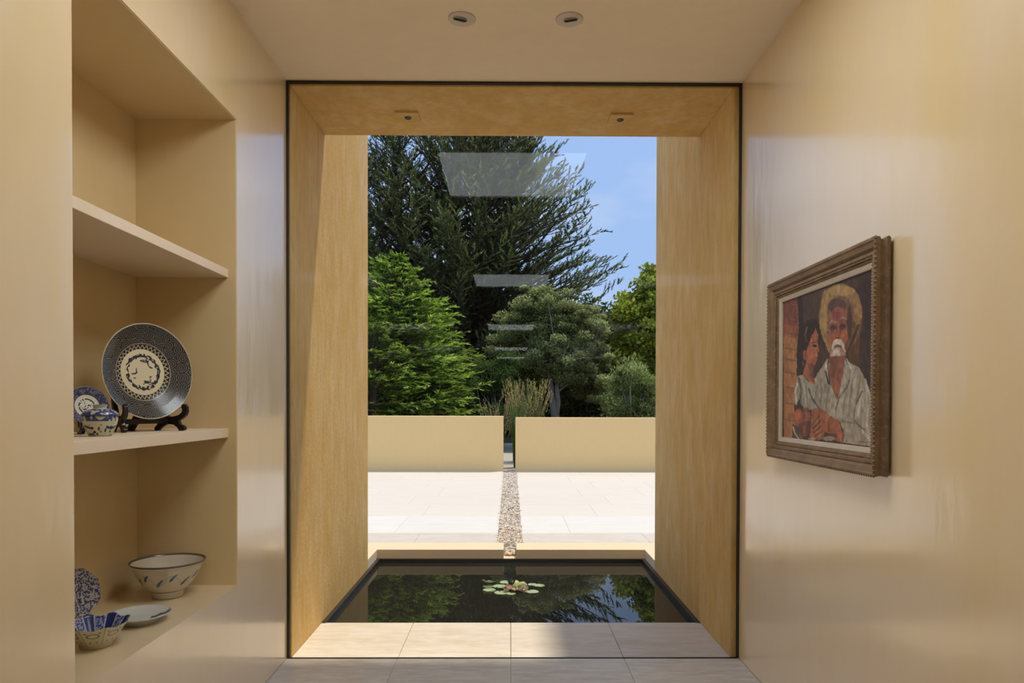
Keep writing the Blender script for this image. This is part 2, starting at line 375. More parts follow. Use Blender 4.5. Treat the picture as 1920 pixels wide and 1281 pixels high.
LEAF = (np.array([[0, 0, 0], [.45, .5, .06], [1, 0, -.05], [.45, -.5, .06]], float), np.array([[0, 1, 2], [0, 2, 3]]))
PEB = (np.array([[1, 0, 0], [-1, 0, 0], [0, 1, 0], [0, -1, 0], [0, 0, 1], [0, 0, -1]], float), np.array([[0, 2, 4], [2, 1, 4], [1, 3, 4], [3, 0, 4], [2, 0, 5], [1, 2, 5], [3, 1, 5], [0, 3, 5]]))
def tint(n, k, cols, jit=.15, base=None):
    """per-instance colours picked between given linear colours"""
    cols = np.array(cols); f = rng.random(n) if base is None else np.clip(base+rng.normal(0, .15, n), 0, 1)
    idx = f*(len(cols)-1); i0 = np.floor(idx).astype(int).clip(0, len(cols)-2); fr_ = (idx-i0)[:, None]
    c = cols[i0]*(1-fr_)+cols[i0+1]*fr_; c = c*(1+rng.normal(0, jit, (n, 1))); return np.repeat(np.clip(c, .002, 1), k, 0)
def unit(v): return v/np.maximum(np.linalg.norm(v, axis=-1, keepdims=True), 1e-9)

# pebble runnel
def pebble_bed(name, n, xr, yr, z, parent=None):
    p = np.stack([rng.uniform(*xr, n), rng.uniform(*yr, n), z+rng.uniform(-.008, .006, n)], 1)
    r = rng.uniform(.009, .019, n); sc = np.stack([r*rng.uniform(.9, 1.5, n), r*rng.uniform(.7, 1.1, n), r*rng.uniform(.4, .7, n)], 1)
    a = rng.uniform(0, 6.28, n); d = np.stack([np.cos(a), np.sin(a), rng.normal(0, .15, n)], 1)
    v, f = stamp(*PEB, p, frames(d), sc); c = tint(n, 6, [(.50, .35, .22), (.74, .60, .44), (.85, .76, .64), (.66, .55, .43), (.88, .82, .72)], .15)
    return link(name, fast_mesh(name, v, f, M['pebble'], c, True), parent)
rn = empty('pebble_runnel', (0, 6.5, 0), 'narrow runnel of small tan pebbles running from the garden gap to the pool spout', 'pebbles', kind='stuff')
pb = MB().box(-RW, RW, CY1, WY, -.02, .03).build('runnel_bed', M['pale_grout'], rn); pb.matrix_parent_inverse = Matrix.Translation((0, -6.5, 0))
for nm, n_, xr_, yr_, z_ in (('pebbles', 7000, (-RW-.02, RW+.02), (6.55, WY+.3), .048), ('pebbles', 220, (-NW+.008, NW-.008), (6.30, 6.58), .012)):
    q = pebble_bed(nm, n_, xr_, yr_, z_, rn); q['kind'] = 'stuff'; q.matrix_parent_inverse = Matrix.Translation((0, -6.5, 0))

# ------------------------------------------------------------------ trees
def wood_part(name, segs, mat, root, n=6):
    b = MB()
    for pts, rad in segs: b.tube(pts, rad, n)
    o = b.build(name, mat, root, smooth=True, recalc=False); return o
def place_local(o, root): o.matrix_parent_inverse = Matrix.Translation(-root.location)
def spray_tree(name, label, root_at, limbs, spacing, tw_len, n_spike, sp_len, sp_w, cols, mat, planar=.35, upbias=.25, droop=0., shape=SPIKE, trunk=None, bark='bark', lead=.8, s0=.15, taper=.55):
    """limbs: list of (base, dir, length, curve) -> branchlets -> spikes, one foliage mesh, one branch mesh, one trunk"""
    root = empty(name, root_at, label, 'tree')
    if trunk: place_local(wood_part('trunk', trunk, M[bark], root, 10), root)
    B = np.array([l[0] for l in limbs], float); D = unit(np.array([l[1] for l in limbs], float)); LN = np.array([l[2] for l in limbs]); CV = np.array([l[3] for l in limbs])
    cnt = np.maximum((LN*(1-s0)/spacing).astype(int), 3); idx = np.repeat(np.arange(len(B)), cnt); n = len(idx)
    k = np.arange(n)-np.repeat(np.cumsum(cnt)-cnt, cnt); s_ = s0+(1-s0)*((k+rng.random(n)*.9)/cnt[idx])
    upz = np.array([0, 0, 1.])
    P = B[idx]+D[idx]*(LN[idx]*s_)[:, None]+upz*(CV[idx]*LN[idx]*s_**2)[:, None]
    T = unit(D[idx]+upz*(2*CV[idx]*s_)[:, None])
    side = unit(np.cross(T, upz)); sg = np.where(k % 2 == 0, 1., -1.)*rng.uniform(.4, 1.2, n)
    rdm = unit(rng.normal(0, 1, (n, 3)))
    d2 = unit(T*lead+side*(sg*.75)[:, None]+rdm*planar+upz*(upbias+rng.normal(0, .12, n))[:, None])
    l2 = tw_len*(1-taper*s_)*rng.uniform(.6, 1.3, n)*np.clip(LN[idx]/1.6, .3, 1)
    # spikes
    j = np.tile(np.arange(n_spike), n); i2 = np.repeat(np.arange(n), n_spike); m_ = len(i2)
    u = (j+rng.random(m_))/n_spike
    P3 = P[i2]+d2[i2]*(l2[i2]*u)[:, None]-upz*(droop*l2[i2]*u*u)[:, None]
    sd2 = unit(np.cross(d2[i2], upz)+.3*rng.normal(0, 1, (m_, 3)))
    d3 = unit(d2[i2]*1.0+sd2*(np.where(j % 2 == 0, .7, -.7)*rng.uniform(.5, 1.2, m_))[:, None]+upz*(upbias*.6-droop*u*.8)[:, None]+rng.normal(0, planar*.5, (m_, 3)))
    ln = sp_len*rng.uniform(.6, 1.35, m_)*(1-.35*u); wd = sp_w*rng.uniform(.7, 1.3, m_)
    sc = np.stack([ln, wd, wd*(1 if shape is SPIKE else 1)], 1)
    fr_ = frames(d3, rng.normal(0, .5, m_))
    v, f = stamp(*shape, P3, fr_, sc)
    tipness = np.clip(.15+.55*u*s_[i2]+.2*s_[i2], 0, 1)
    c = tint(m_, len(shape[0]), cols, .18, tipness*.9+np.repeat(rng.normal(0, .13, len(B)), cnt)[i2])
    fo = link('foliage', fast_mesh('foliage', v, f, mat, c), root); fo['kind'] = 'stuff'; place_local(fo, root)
    # limb wood
    segs = []
    for b0, d0, l0, c0 in limbs:
        b0 = np.array(b0); d0 = np.array(d0)/np.linalg.norm(d0); ss = np.array([0, .4, .92]); pts = b0+d0*(l0*ss)[:, None]+upz*(c0*l0*ss**2)[:, None]
        segs.append((pts, [l0*.011+.012, l0*.008+.008, .005]))
    bo = wood_part('branches', segs, M[bark], root, 4); bo['kind'] = 'stuff'; place_local(bo, root)
    return root
def ang(az, el): return np.array([math.cos(az)*math.cos(el), math.sin(az)*math.cos(el), math.sin(el)])

# big dark Monterey-type cypress
def cypress(cx, cy, zt, prof, nl, label, leaders, dens=1., cols=None, n_spike=13, sp=(.16, .034)):
    """prof: list (z, radius)"""
    zs = [p[0] for p in prof]; rs = [p[1] for p in prof]; limbs = []
    trunk = [([(cx, cy, -.1), (cx+.1, cy, 1.5), (cx, cy+.1, 4)], [.55, .42, .36])]
    for lx, ly, lz in leaders: trunk.append(([(cx, cy, 2.2), (cx+(lx-cx)*.45, cy+(ly-cy)*.5, 5.0), (lx, ly, lz*.75), (lx, ly, lz)], [.3, .2, .09, .02]))
    for i in range(nl):
        li = rng.integers(len(leaders)); lx, ly, lz = leaders[li]
        t_ = rng.random()**.85; z = 1.6+t_*(lz-1.8)
        f_ = min(max((z-2.2)/(lz*.75-2.2), 0), 1)**.8; bx, by = cx+(lx-cx)*f_, cy+(ly-cy)*f_
        az = rng.uniform(0, 2*math.pi)
        el = R(8+42*(z/zt)**1.3+rng.normal(0, 7))
        # length to the envelope along this direction
        d = ang(az, el); l_ = .4
        while l_ < 9:
            q = np.array([bx, by, z])+d*l_; rad = math.hypot(q[0]-cx, q[1]-cy)
            if rad > np.interp(q[2], zs, rs, right=0): break
            l_ += .15
        top = (lz-z)/lz
        l_ = min(l_, 1.0+7.5*top**.75)*rng.uniform(.78, 1.08)
        limbs.append(((bx, by, z), d, max(l_, .7), rng.uniform(.02, .14)))
    for lx, ly, lz in leaders:     # the leading shoots
        for i in range(10):
            limbs.append(((lx, ly, lz-1.6+.15*i), ang(rng.uniform(0, 6.28), R(rng.uniform(45, 80))), rng.uniform(.8, 1.5), .1))
    return spray_tree('cypress_tree', label, (cx, cy, 0), limbs, .165/dens, .85, n_spike, sp[0], sp[1],
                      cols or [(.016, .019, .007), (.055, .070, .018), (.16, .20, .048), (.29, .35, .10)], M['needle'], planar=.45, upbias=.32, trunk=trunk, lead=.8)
c0 = at(862, 757, 28)
tops = [at(738, 225, 27), at(852, 205, 28), at(975, 232, 28.5), at(640, 250, 28), at(905, 262, 26)]
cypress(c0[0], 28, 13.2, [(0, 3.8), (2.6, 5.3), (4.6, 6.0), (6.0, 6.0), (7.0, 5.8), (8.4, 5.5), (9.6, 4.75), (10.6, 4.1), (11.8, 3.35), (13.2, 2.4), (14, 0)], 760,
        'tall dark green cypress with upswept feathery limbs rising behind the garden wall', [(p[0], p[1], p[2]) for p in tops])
# bright feathery conifer at the left
def conifer(cx, cy, zt, rad, nl, label, cols, spacing=.13):
    limbs = []
    for i in range(nl):
        t_ = rng.random()**1.05; z = .5+t_*(zt-.6); az = rng.uniform(0, 2*math.pi)
        l_ = rad*(1-(z/zt)**1.7)**.9*rng.uniform(.6, 1.12)+.16
        limbs.append(((cx, cy, z), ang(az, R(rng.uniform(0, 24)+14*t_)), l_, -.06))
    for i in range(6): limbs.append(((cx, cy, zt-.5), ang(rng.uniform(0, 6.28), R(rng.uniform(60, 88))), .5, 0))
    return spray_tree('feathery_conifer', label, (cx, cy, 0), limbs, spacing, .75, 13, .18, .034, cols, M['leaf'], planar=.18, upbias=.03, droop=.12, shape=LEAF, trunk=[([(cx, cy, -.1), (cx, cy, zt*.5), (cx, cy, zt)], [.13, .08, .015])], taper=.6)
BR = [(.03, .05, .012), (.16, .27, .035), (.38, .57, .07), (.60, .78, .14)]
p = at(738, 757, 19); conifer(p[0], 19, at(738, 482, 19)[2], 2.5, 430, 'bright green feathery conifer, its pointed top before the cypress', BR)
p = at(835, 757, 21); conifer(p[0], 21, at(835, 600, 21)[2], 1.6, 190, 'lower feathery conifer spilling right toward the tall grass clump', [(.025, .04, .012), (.11, .18, .028), (.28, .40, .055), (.46, .58, .10)])
p = at(700, 757, 16.8); conifer(p[0], 16.8, at(700, 610, 16.8)[2], 1.15, 130, 'small feathery conifer close behind the garden wall at the far left', [(.025, .04, .012), (.11, .18, .028), (.28, .40, .055), (.46, .58, .10)])

# leafy crowns: clusters of small leaves
def crown_tree(name, label, root_at, blobs, nclus, nleaf, cr, ls, cols, bark='bark_grey', trunk=None, limbs_to=None, aspect=.6, cat='tree'):
    root = empty(name, root_at, label, cat)
    B = np.array(blobs, float); wts = (B[:, 3]*B[:, 4]); wts /= wts.sum(); bi = rng.choice(len(B), nclus, p=wts)
    u = unit(rng.normal(0, 1, (nclus, 3))); rr = rng.uniform(.25, 1.18, nclus)
    C = B[bi, :3]+u*rr[:, None]*B[bi][:, [3, 3, 4]]
    n = nclus*nleaf; i = np.repeat(np.arange(nclus), nleaf)
    r_ = cr*rng.uniform(.6, 1.4, nclus)
    off = unit(rng.normal(0, 1, (n, 3)))*(rng.random(n)**.45)[:, None]*np.stack([r_[i], r_[i], r_[i]*.62], 1)
    P = C[i]+off; P[:, 2] = np.maximum(P[:, 2], .1)
    d = unit(rng.normal(0, 1, (n, 3))+off/np.maximum(r_[i], .01)[:, None]*.8+[0, 0, .1])
    l = ls*rng.uniform(.6, 1.3, n); sc = np.stack([l, l*aspect, l*.3], 1)
    v, f = stamp(*LEAF, P, frames(d, rng.uniform(-1.2, 1.2, n)), sc)
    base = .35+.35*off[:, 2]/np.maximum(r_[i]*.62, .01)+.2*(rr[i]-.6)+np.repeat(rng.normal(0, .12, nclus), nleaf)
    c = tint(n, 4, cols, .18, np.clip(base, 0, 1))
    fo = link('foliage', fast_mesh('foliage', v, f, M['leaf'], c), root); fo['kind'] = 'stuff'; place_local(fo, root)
    if trunk: place_local(wood_part('trunk', trunk, M[bark], root, 9), root)
    if limbs_to is not None:
        segs = []
        for k in range(0, nclus, 2):
            a = np.array(limbs_to[rng.integers(len(limbs_to))]); e_ = C[k]; mid = (a+e_)/2+rng.normal(0, .15, 3)
            segs.append(((a, mid, e_), [.035, .018, .005]))
        bo = wood_part('branches', segs, M[bark], root, 4); bo['kind'] = 'stuff'; place_local(bo, root)
    return root
def blob(x, y, Y, rx, rz, dy=0): q = at(x, y, Y+dy); return (q[0], Y+dy, q[2], rx*Y/FPX, rz*Y/FPX)
OK_ = [(.06, .07, .025), (.22, .26, .085), (.44, .50, .19), (.62, .68, .32)]
tp = lambda x, y, Y: tuple(at(x, y, Y))
Y0 = 22
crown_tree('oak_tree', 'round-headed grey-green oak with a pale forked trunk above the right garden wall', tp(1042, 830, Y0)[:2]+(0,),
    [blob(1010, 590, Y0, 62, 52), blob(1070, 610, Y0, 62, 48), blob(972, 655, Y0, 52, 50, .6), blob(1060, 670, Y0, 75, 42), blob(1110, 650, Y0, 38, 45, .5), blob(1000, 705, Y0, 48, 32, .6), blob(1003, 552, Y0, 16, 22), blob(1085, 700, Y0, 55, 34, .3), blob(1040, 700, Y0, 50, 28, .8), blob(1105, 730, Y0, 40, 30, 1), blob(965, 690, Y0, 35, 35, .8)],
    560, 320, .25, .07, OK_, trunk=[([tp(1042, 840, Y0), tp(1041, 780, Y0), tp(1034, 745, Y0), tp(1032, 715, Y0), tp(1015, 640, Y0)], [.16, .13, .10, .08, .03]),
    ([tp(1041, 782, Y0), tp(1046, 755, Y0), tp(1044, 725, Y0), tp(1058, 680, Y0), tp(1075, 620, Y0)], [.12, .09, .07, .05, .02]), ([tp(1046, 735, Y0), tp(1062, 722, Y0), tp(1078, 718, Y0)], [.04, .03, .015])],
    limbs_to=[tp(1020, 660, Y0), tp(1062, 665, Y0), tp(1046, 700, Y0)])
Y0 = 24
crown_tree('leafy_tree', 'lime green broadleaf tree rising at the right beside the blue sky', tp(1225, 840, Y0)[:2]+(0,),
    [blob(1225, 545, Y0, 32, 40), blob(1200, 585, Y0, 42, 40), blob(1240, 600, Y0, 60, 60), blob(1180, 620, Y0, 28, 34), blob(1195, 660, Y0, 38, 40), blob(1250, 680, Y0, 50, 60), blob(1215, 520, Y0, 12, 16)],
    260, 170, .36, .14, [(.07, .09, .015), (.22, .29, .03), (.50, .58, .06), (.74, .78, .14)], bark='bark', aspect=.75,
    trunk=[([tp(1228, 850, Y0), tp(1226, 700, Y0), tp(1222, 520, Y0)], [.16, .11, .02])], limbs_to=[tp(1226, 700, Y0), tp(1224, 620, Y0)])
Y0 = 17.5
crown_tree('willowy_shrub', 'pale green willowy shrub just above the right garden wall', tp(1185, 857, Y0)[:2]+(0,),
    [blob(1180, 715, Y0, 30, 38), blob(1215, 745, Y0, 32, 34), blob(1160, 755, Y0, 30, 24), blob(1190, 790, Y0, 50, 35)],
    120, 260, .22, .075, [(.09, .12, .03), (.22, .29, .08), (.38, .47, .15), (.52, .60, .24)], aspect=.28, cat='shrub',
    trunk=[([tp(1185, 860, Y0), tp(1182, 790, Y0), tp(1175, 720, Y0)], [.03, .02, .008])], limbs_to=[tp(1185, 820, Y0)])
Y0 = 20
DK = [(.006, .010, .004), (.018, .03, .008), (.045, .075, .018), (.08, .13, .03)]
crown_tree('evergreen_shrub', 'deep green evergreen shrub between the conifers and the oak', tp(925, 850, Y0)[:2]+(0,),
    [blob(915, 700, Y0, 45, 30), blob(940, 690, Y0, 32, 26), blob(900, 745, Y0, 60, 40), blob(960, 760, Y0, 40, 40)],
    150, 260, .26, .085, [(.015, .03, .008), (.05, .10, .02), (.12, .21, .04), (.2, .33, .07)], aspect=.25, cat='shrub',
    trunk=[([tp(925, 855, Y0), tp(925, 760, Y0), tp(922, 700, Y0)], [.05, .03, .01])], limbs_to=[tp(925, 800, Y0)])
# dark woodland behind
for k, (x, y, Y0, rx, rz, lab) in enumerate([
    (640, 690, 33, 130, 190, 'dark woodland tree behind the left conifers'),
    (960, 700, 34, 130, 120, 'dark woodland tree behind the oak crown'),
    (1120, 650, 32, 75, 78, 'dark woodland tree between the oak and the lime green tree'),
    (1250, 690, 33, 100, 110, 'dark woodland tree behind the lime green tree'),
    (915, 640, 31.5, 70, 70, 'dark woodland tree between the cypress trunk and the oak'),
    (1100, 765, 31, 60, 45, 'low dark woodland tree beyond the oak trunk'),
    (800, 730, 32, 120, 110, 'dark woodland tree low behind the cypress trunk')]):
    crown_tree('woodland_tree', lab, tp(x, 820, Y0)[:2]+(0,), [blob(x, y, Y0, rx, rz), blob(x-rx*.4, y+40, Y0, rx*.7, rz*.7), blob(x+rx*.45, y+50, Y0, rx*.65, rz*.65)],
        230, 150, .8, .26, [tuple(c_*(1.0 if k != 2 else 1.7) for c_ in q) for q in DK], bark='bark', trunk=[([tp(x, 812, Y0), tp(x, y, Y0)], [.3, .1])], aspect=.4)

# ------------------------------------------------------------------ grass clumps
def grass(name, label, x, y, n, h, spread, lean, cg, heads, hc, w=.009):
    root = empty(name, (x, y, .02), label, 'grass'); V = []; F = []; C = []; hp = []; o = 0
    for i in range(n):
        a = rng.uniform(0, 6.28); r_ = spread*math.sqrt(rng.random()); b0 = np.array([math.cos(a)*r_, math.sin(a)*r_, 0])
        hh = h*rng.uniform(.55, 1.05); la = a+rng.normal(0, .5); ll = lean*rng.uniform(.2, 1.3)*hh
        d = np.array([math.cos(la), math.sin(la), 0]); q = np.array([-d[1], d[0], 0])*w*rng.uniform(.7, 1.3)
        for s_ in (0, .35, .7, 1): 
            c_ = b0+d*(ll*s_**2)+np.array([0, 0, hh*s_*(1-.06*s_)]); ww = (1-.85*s_**2); V += [c_-q*ww, c_+q*ww+np.array([0, .002, 0])]
        F += [(o+2*k, o+2*k+1, o+2*k+3, o+2*k+2) for k in range(3)]; o += 8
        cc = np.array(cg[rng.integers(len(cg))])*rng.uniform(.7, 1.3); C += [cc]*8
        if rng.random() < heads: hp.append((c_, unit(d*lean*1.5+[0, 0, 1.])))
    bl = link('blades', fast_mesh('blades', np.array(V), np.array(F), M['leaf'], np.array(C)), root); bl['kind'] = 'stuff'
    if hp:
        P = []; Dd = []
        for c_, d_ in hp:
            for k in range(7): P.append(c_-d_*(.03*k)+rng.normal(0, .006, 3)); Dd.append(d_+rng.normal(0, .3, 3))
        P = np.array(P); Dd = np.array(Dd); v, f = stamp(*SPIKE, P, frames(Dd), np.tile([.05, .016, .016], (len(P), 1)))
        so = link('seed_heads', fast_mesh('seed_heads', v, f, M['leaf'], tint(len(P), 4, hc)), root); so['kind'] = 'stuff'
    return root
GR = [(.05, .11, .03), (.09, .17, .045), (.15, .24, .08)]
g0 = at(962, 850, 15.1)
grass('reed_clump', 'upright green reeds filling the gap between the garden walls', .19, 14.85, 260, 1.62, .12, .15, GR, .25, [(.30, .2, .09), (.5, .36, .15)])
g0 = at(988, 800, 16.3)
grass('reed_clump', 'tall straw-tipped reeds behind the right garden wall beside the gap', g0[0], 16.3, 330, 1.95, .34, .16, [(.07, .11, .04), (.13, .17, .07), (.25, .25, .11)], .7, [(.42, .36, .11), (.62, .53, .20)])
g0 = at(930, 800, 15.6)
grass('reed_clump', 'shorter dark reeds behind the left garden wall beside the gap', g0[0], 15.6, 120, 1.45, .12, .22, GR, .5, [(.35, .25, .12), (.5, .38, .2)])

# ------------------------------------------------------------------ water lily
lily = empty('water_lily', tuple(at(957, 1107, 5.25)), 'water lily of pale green floating pads with withered leaves at its centre', 'water lily')
lily.location.z = -.033
def pad(cx, cy, wpx, col, h=.0, tilt=(0, 0), cup=0., notch=None, brown=False, zoff=.003):
    x, y = 890+cx/12.8, 1070+cy/12.8
    d = fwd+rt*((x-CX)/FPX)-up*((y-CY)/FPX); z = -.033+h; s_ = (z-1.35)/d[2]; P = CAMPOS+d*s_; r_ = wpx/12.8*P[1]/FPX/2
    V = []; F = []; C = []; nr, na = 7, 40; a0 = rng.uniform(0, 6.28) if notch is None else notch
    for i in range(nr+1):
        q = i/nr
        for k in range(na+1):
            a = .12+(2*math.pi-.24)*k/na; rr = r_*q*(1-.0*math.cos(a)); wob = 1+.03*math.sin(3*a+cx)+.02*math.sin(7*a)
            X = rr*wob*math.cos(a+a0); Yv = rr*wob*math.sin(a+a0); Z = cup*q*q+tilt[0]*X+tilt[1]*Yv+(.004*math.sin(5*a+cy)*q if (h > 0 or brown) else .0008*math.sin(5*a))
            V.append((X, Yv, Z)); vein = .9+.14*abs(math.sin(6*a)); C.append(np.array(col)*vein*(1.12-.2*q if not brown else rng.uniform(.6, 1.3)))
    for i in range(nr):
        for k in range(na): a_ = i*(na+1)+k; F.append((a_, a_+1, a_+na+2, a_+na+1))
    me = fast_mesh('lily_pad', np.array(V), np.array(F), M['pad'], np.array(C), True)
    o = link('lily_pad' if not brown else 'withered_leaf', me, lily); o.location = (P[0]-lily.location.x, P[1]-lily.location.y, h+zoff); return o
PG = (.42, .54, .32); PY = (.52, .60, .20)
for a in [(320, 388, 260, PG), (590, 385, 330, PG), (355, 475, 310, PG), (640, 540, 350, PG), (872, 562, 230, PG), (1380, 515, 320, PG), (1385, 342, 230, PG), (1550, 367, 270, PG), (745, 287, 300, PG)]: pad(*a, zoff=.003+.001*rng.random())
pad(335, 300, 290, PY, h=.02, tilt=(-.1, -.25), cup=.015)
pad(985, 250, 330, PY, h=.035, tilt=(.05, .35), cup=-.045, zoff=.0)
pad(1170, 285, 190, PY, h=.02, tilt=(-.25, .3), cup=-.02)
for a in [(850, 440, 240, (.26, .16, .07)), (1050, 490, 260, (.26, .17, .08)), (960, 500, 200, (.34, .22, .10)), (760, 500, 150, (.28, .19, .11))]: pad(*a, h=.008, tilt=(rng.normal(0, .15), rng.normal(0, .2)), cup=.012, brown=True)
pad(880, 350, 180, (.03, .035, .035), h=.02, tilt=(0, .3), cup=.03, brown=True)
pad(1160, 355, 280, (.16, .15, .15), h=.022, tilt=(-.05, .2), cup=-.02, brown=True)
pad(1130, 420, 190, (.38, .22, .03), h=.012, tilt=(.35, .4), cup=-.01, brown=True)
sm_ = plain('lily_stalk', (.40, .28, .12), .5)
MB().tube([(-.03, -.02, -.003), (-.055, -.01, .02), (-.06, .0, .045)], .0022, 6).build('stalk', sm_, lily, smooth=True)
MB().tube([(.11, -.055, -.003), (.125, -.03, .012), (.12, -.01, .016)], .002, 6).build('stalk', sm_, lily, smooth=True)

# ------------------------------------------------------------------ ceiling lights
def disc_light(px, py, rot, label):
    p_ = at(px, py, 3.13); s_ = (CZ-1.35)/(p_[2]-1.35); x, y = p_[0]*s_, p_[1]*s_
    o = empty('ceiling_downlight', (x, y, CZ), label, 'ceiling light', 'round ceiling downlights')
    MB().lathe([(0.0001, -.0005), (.056, -.004), (.0605, -.003), (.061, 0)], 48).build('trim_ring', M['white_metal'], o, smooth=True)
    sl = MB(); c_, q = math.cos(rot), math.sin(rot); pts = []
    for s2 in (1, -1):
        for k in range(13):
            a = math.pi*k/12-math.pi/2+(0 if s2 > 0 else math.pi); X, Yv = s2*.019+.0125*math.cos(a), .0125*math.sin(a); pts.append((X*c_-Yv*q, X*q+Yv*c_))
    n = len(pts); v = [(a[0], a[1], -.0055) for a in pts]+[(a[0], a[1], -.001) for a in pts]
    sl.add(v, [tuple(range(n))]+[(i, (i+1) % n, (i+1) % n+n, i+n) for i in range(n)])
    off = -.008 if px < 950 else .006
    so = sl.build('slot', M['dark'], o); so.location = (off, 0, 0)
    rim = []; 
    ri = MB(); P3 = [Vector((a[0], a[1], -.0045)) for a in pts]; P3.append(P3[0]); ri.tube(P3, .0018, 6); r2 = ri.build('slot_lip', M['white_metal'], o, smooth=True); r2.location = (off, 0, 0)
    return o
disc_light(866, 35, .42, 'left one of two round recessed ceiling downlights')
disc_light(1067.5, 36, -.30, 'right one of two round recessed ceiling downlights')
def square_light(x, y, label):
    o = empty('soffit_light', (x, y, SZ), label, 'outdoor light', 'square soffit lights')
    MB().box(-.066, .066, -.066, .066, -.012, 0).build('cover_plate', M['stucco'], o, bevel=.0015)
    MB().lathe([(.014, -.0125), (.0185, -.016), (.0215, -.0125)], 32).build('lens_ring', M['black'], o, smooth=True)
    MB().lathe([(.0001, -.0125), (.015, -.0135), (.0152, -.0122)], 32).build('lens', plain('smoked_lens', (.03, .03, .03), .1), o, smooth=True)
for x, y, lb in ((765, 217, 'left square light plate on the ochre soffit'), (1163, 221, 'right square light plate on the ochre soffit')):
    p_ = at(x, y, 4.19); s_ = (SZ-1.35)/(p_[2]-1.35); square_light(p_[0]*s_, p_[1]*s_, lb)

# ------------------------------------------------------------------ niche shelves
SHX = -1.219
for z0, z1, lb in ((1.894, 1.930, 'upper cream plaster shelf in the wall niche, empty'), (1.204, 1.243, 'lower cream plaster shelf in the wall niche, holding porcelain')):
    s_ = MB().box(NX, SHX, NY0, NY1, z0, z1).build('niche_shelf', M['shelf'], bevel=.0015); tag(s_, lb, 'shelf')
S2, S3 = 1.243, NZ0

# ------------------------------------------------------------------ porcelain
CREAM = lin([214, 203, 172]); WHITE = lin([205, 203, 190]); NAVY = lin([34, 37, 48]); BLUE = lin([44, 62, 120]); DKB = lin([30, 40, 92])
def vnoise(x, y, seed=0):
    xi = np.floor(x).astype(int); yi = np.floor(y).astype(int); fx = x-xi; fy = y-yi; fx = fx*fx*(3-2*fx); fy = fy*fy*(3-2*fy)
    def h(a, b_): 
        n = (a*374761393+b_*668265263+seed*974634777) & 0xffffffff; n = ((n ^ (n >> 13))*1274126177) & 0xffffffff; return ((n ^ (n >> 16)) & 0xffff)/65535.
    return (h(xi, yi)*(1-fx)+h(xi+1, yi)*fx)*(1-fy)+(h(xi, yi+1)*(1-fx)+h(xi+1, yi+1)*fx)*fy
def revolve(name, prof, na, colf, parent=None, shape=None, smooth=True, fine=None):
    """prof list (r,z); colf(k, t, a, r, z) -> colours; shape(a,t) scales the radius"""
    if fine: # resample the profile
        out_ = []
        for (r0, z0), (r1, z1) in zip(prof[:-1], prof[1:]):
            n = max(1, int(math.hypot(r1-r0, z1-z0)/fine)); out_ += [(r0+(r1-r0)*i/n, z0+(z1-z0)*i/n) for i in range(n)]
        prof = out_+[prof[-1]]
    n = len(prof); pr = np.array(prof); ds = np.r_[0, np.cumsum(np.hypot(*np.diff(pr, axis=0).T))]
    A = np.linspace(0, 2*math.pi, na, endpoint=False); rr = pr[:, 0][:, None]*np.ones(na); zz = pr[:, 1][:, None]*np.ones(na); aa = np.ones(n)[:, None]*A
    if shape is not None: rr, zz = shape(aa, rr, zz)
    V = np.stack([rr*np.cos(aa), rr*np.sin(aa), zz], 2).reshape(-1, 3)
    i, j = np.meshgrid(np.arange(n-1), np.arange(na), indexing='ij'); j2 = (j+1) % na
    F = np.stack([i*na+j, i*na+j2, (i+1)*na+j2, (i+1)*na+j], 2).reshape(-1, 4)
    C = colf(aa, rr, zz, ds[:, None]*np.ones(na)).reshape(-1, 3)
    return link(name, fast_mesh(name, V, F, M['glaze'], C, smooth), parent)
def orient(o, loc, nh, tilt, spin=0):
    """plate: local z -> facing direction nh (horizontal angle) tilted up"""
    n = Vector((math.cos(nh)*math.cos(tilt), math.sin(nh)*math.cos(tilt), math.sin(tilt)))
    q = n.to_track_quat('Z', 'Y'); o.rotation_mode = 'QUATERNION'; o.rotation_quaternion = q @ Matrix.Rotation(spin, 4, 'Z').to_quaternion(); o.location = loc
def swirl(x, y, k=46., cell=.042):
    """concentric curls around scattered centres"""
    best = np.full(x.shape, 9.); ci = np.floor(x/cell); cj = np.floor(y/cell)
    for di in (-1, 0, 1):
        for dj in (-1, 0, 1):
            a, b_ = ci+di, cj+dj; px = (a+.15+.7*vnoise(a*1.0+.01, b_*1.0+.01, 3))*cell; py = (b_+.15+.7*vnoise(a+.01, b_+.01, 8))*cell
            best = np.minimum(best, np.hypot(x-px, y-py))
    return best
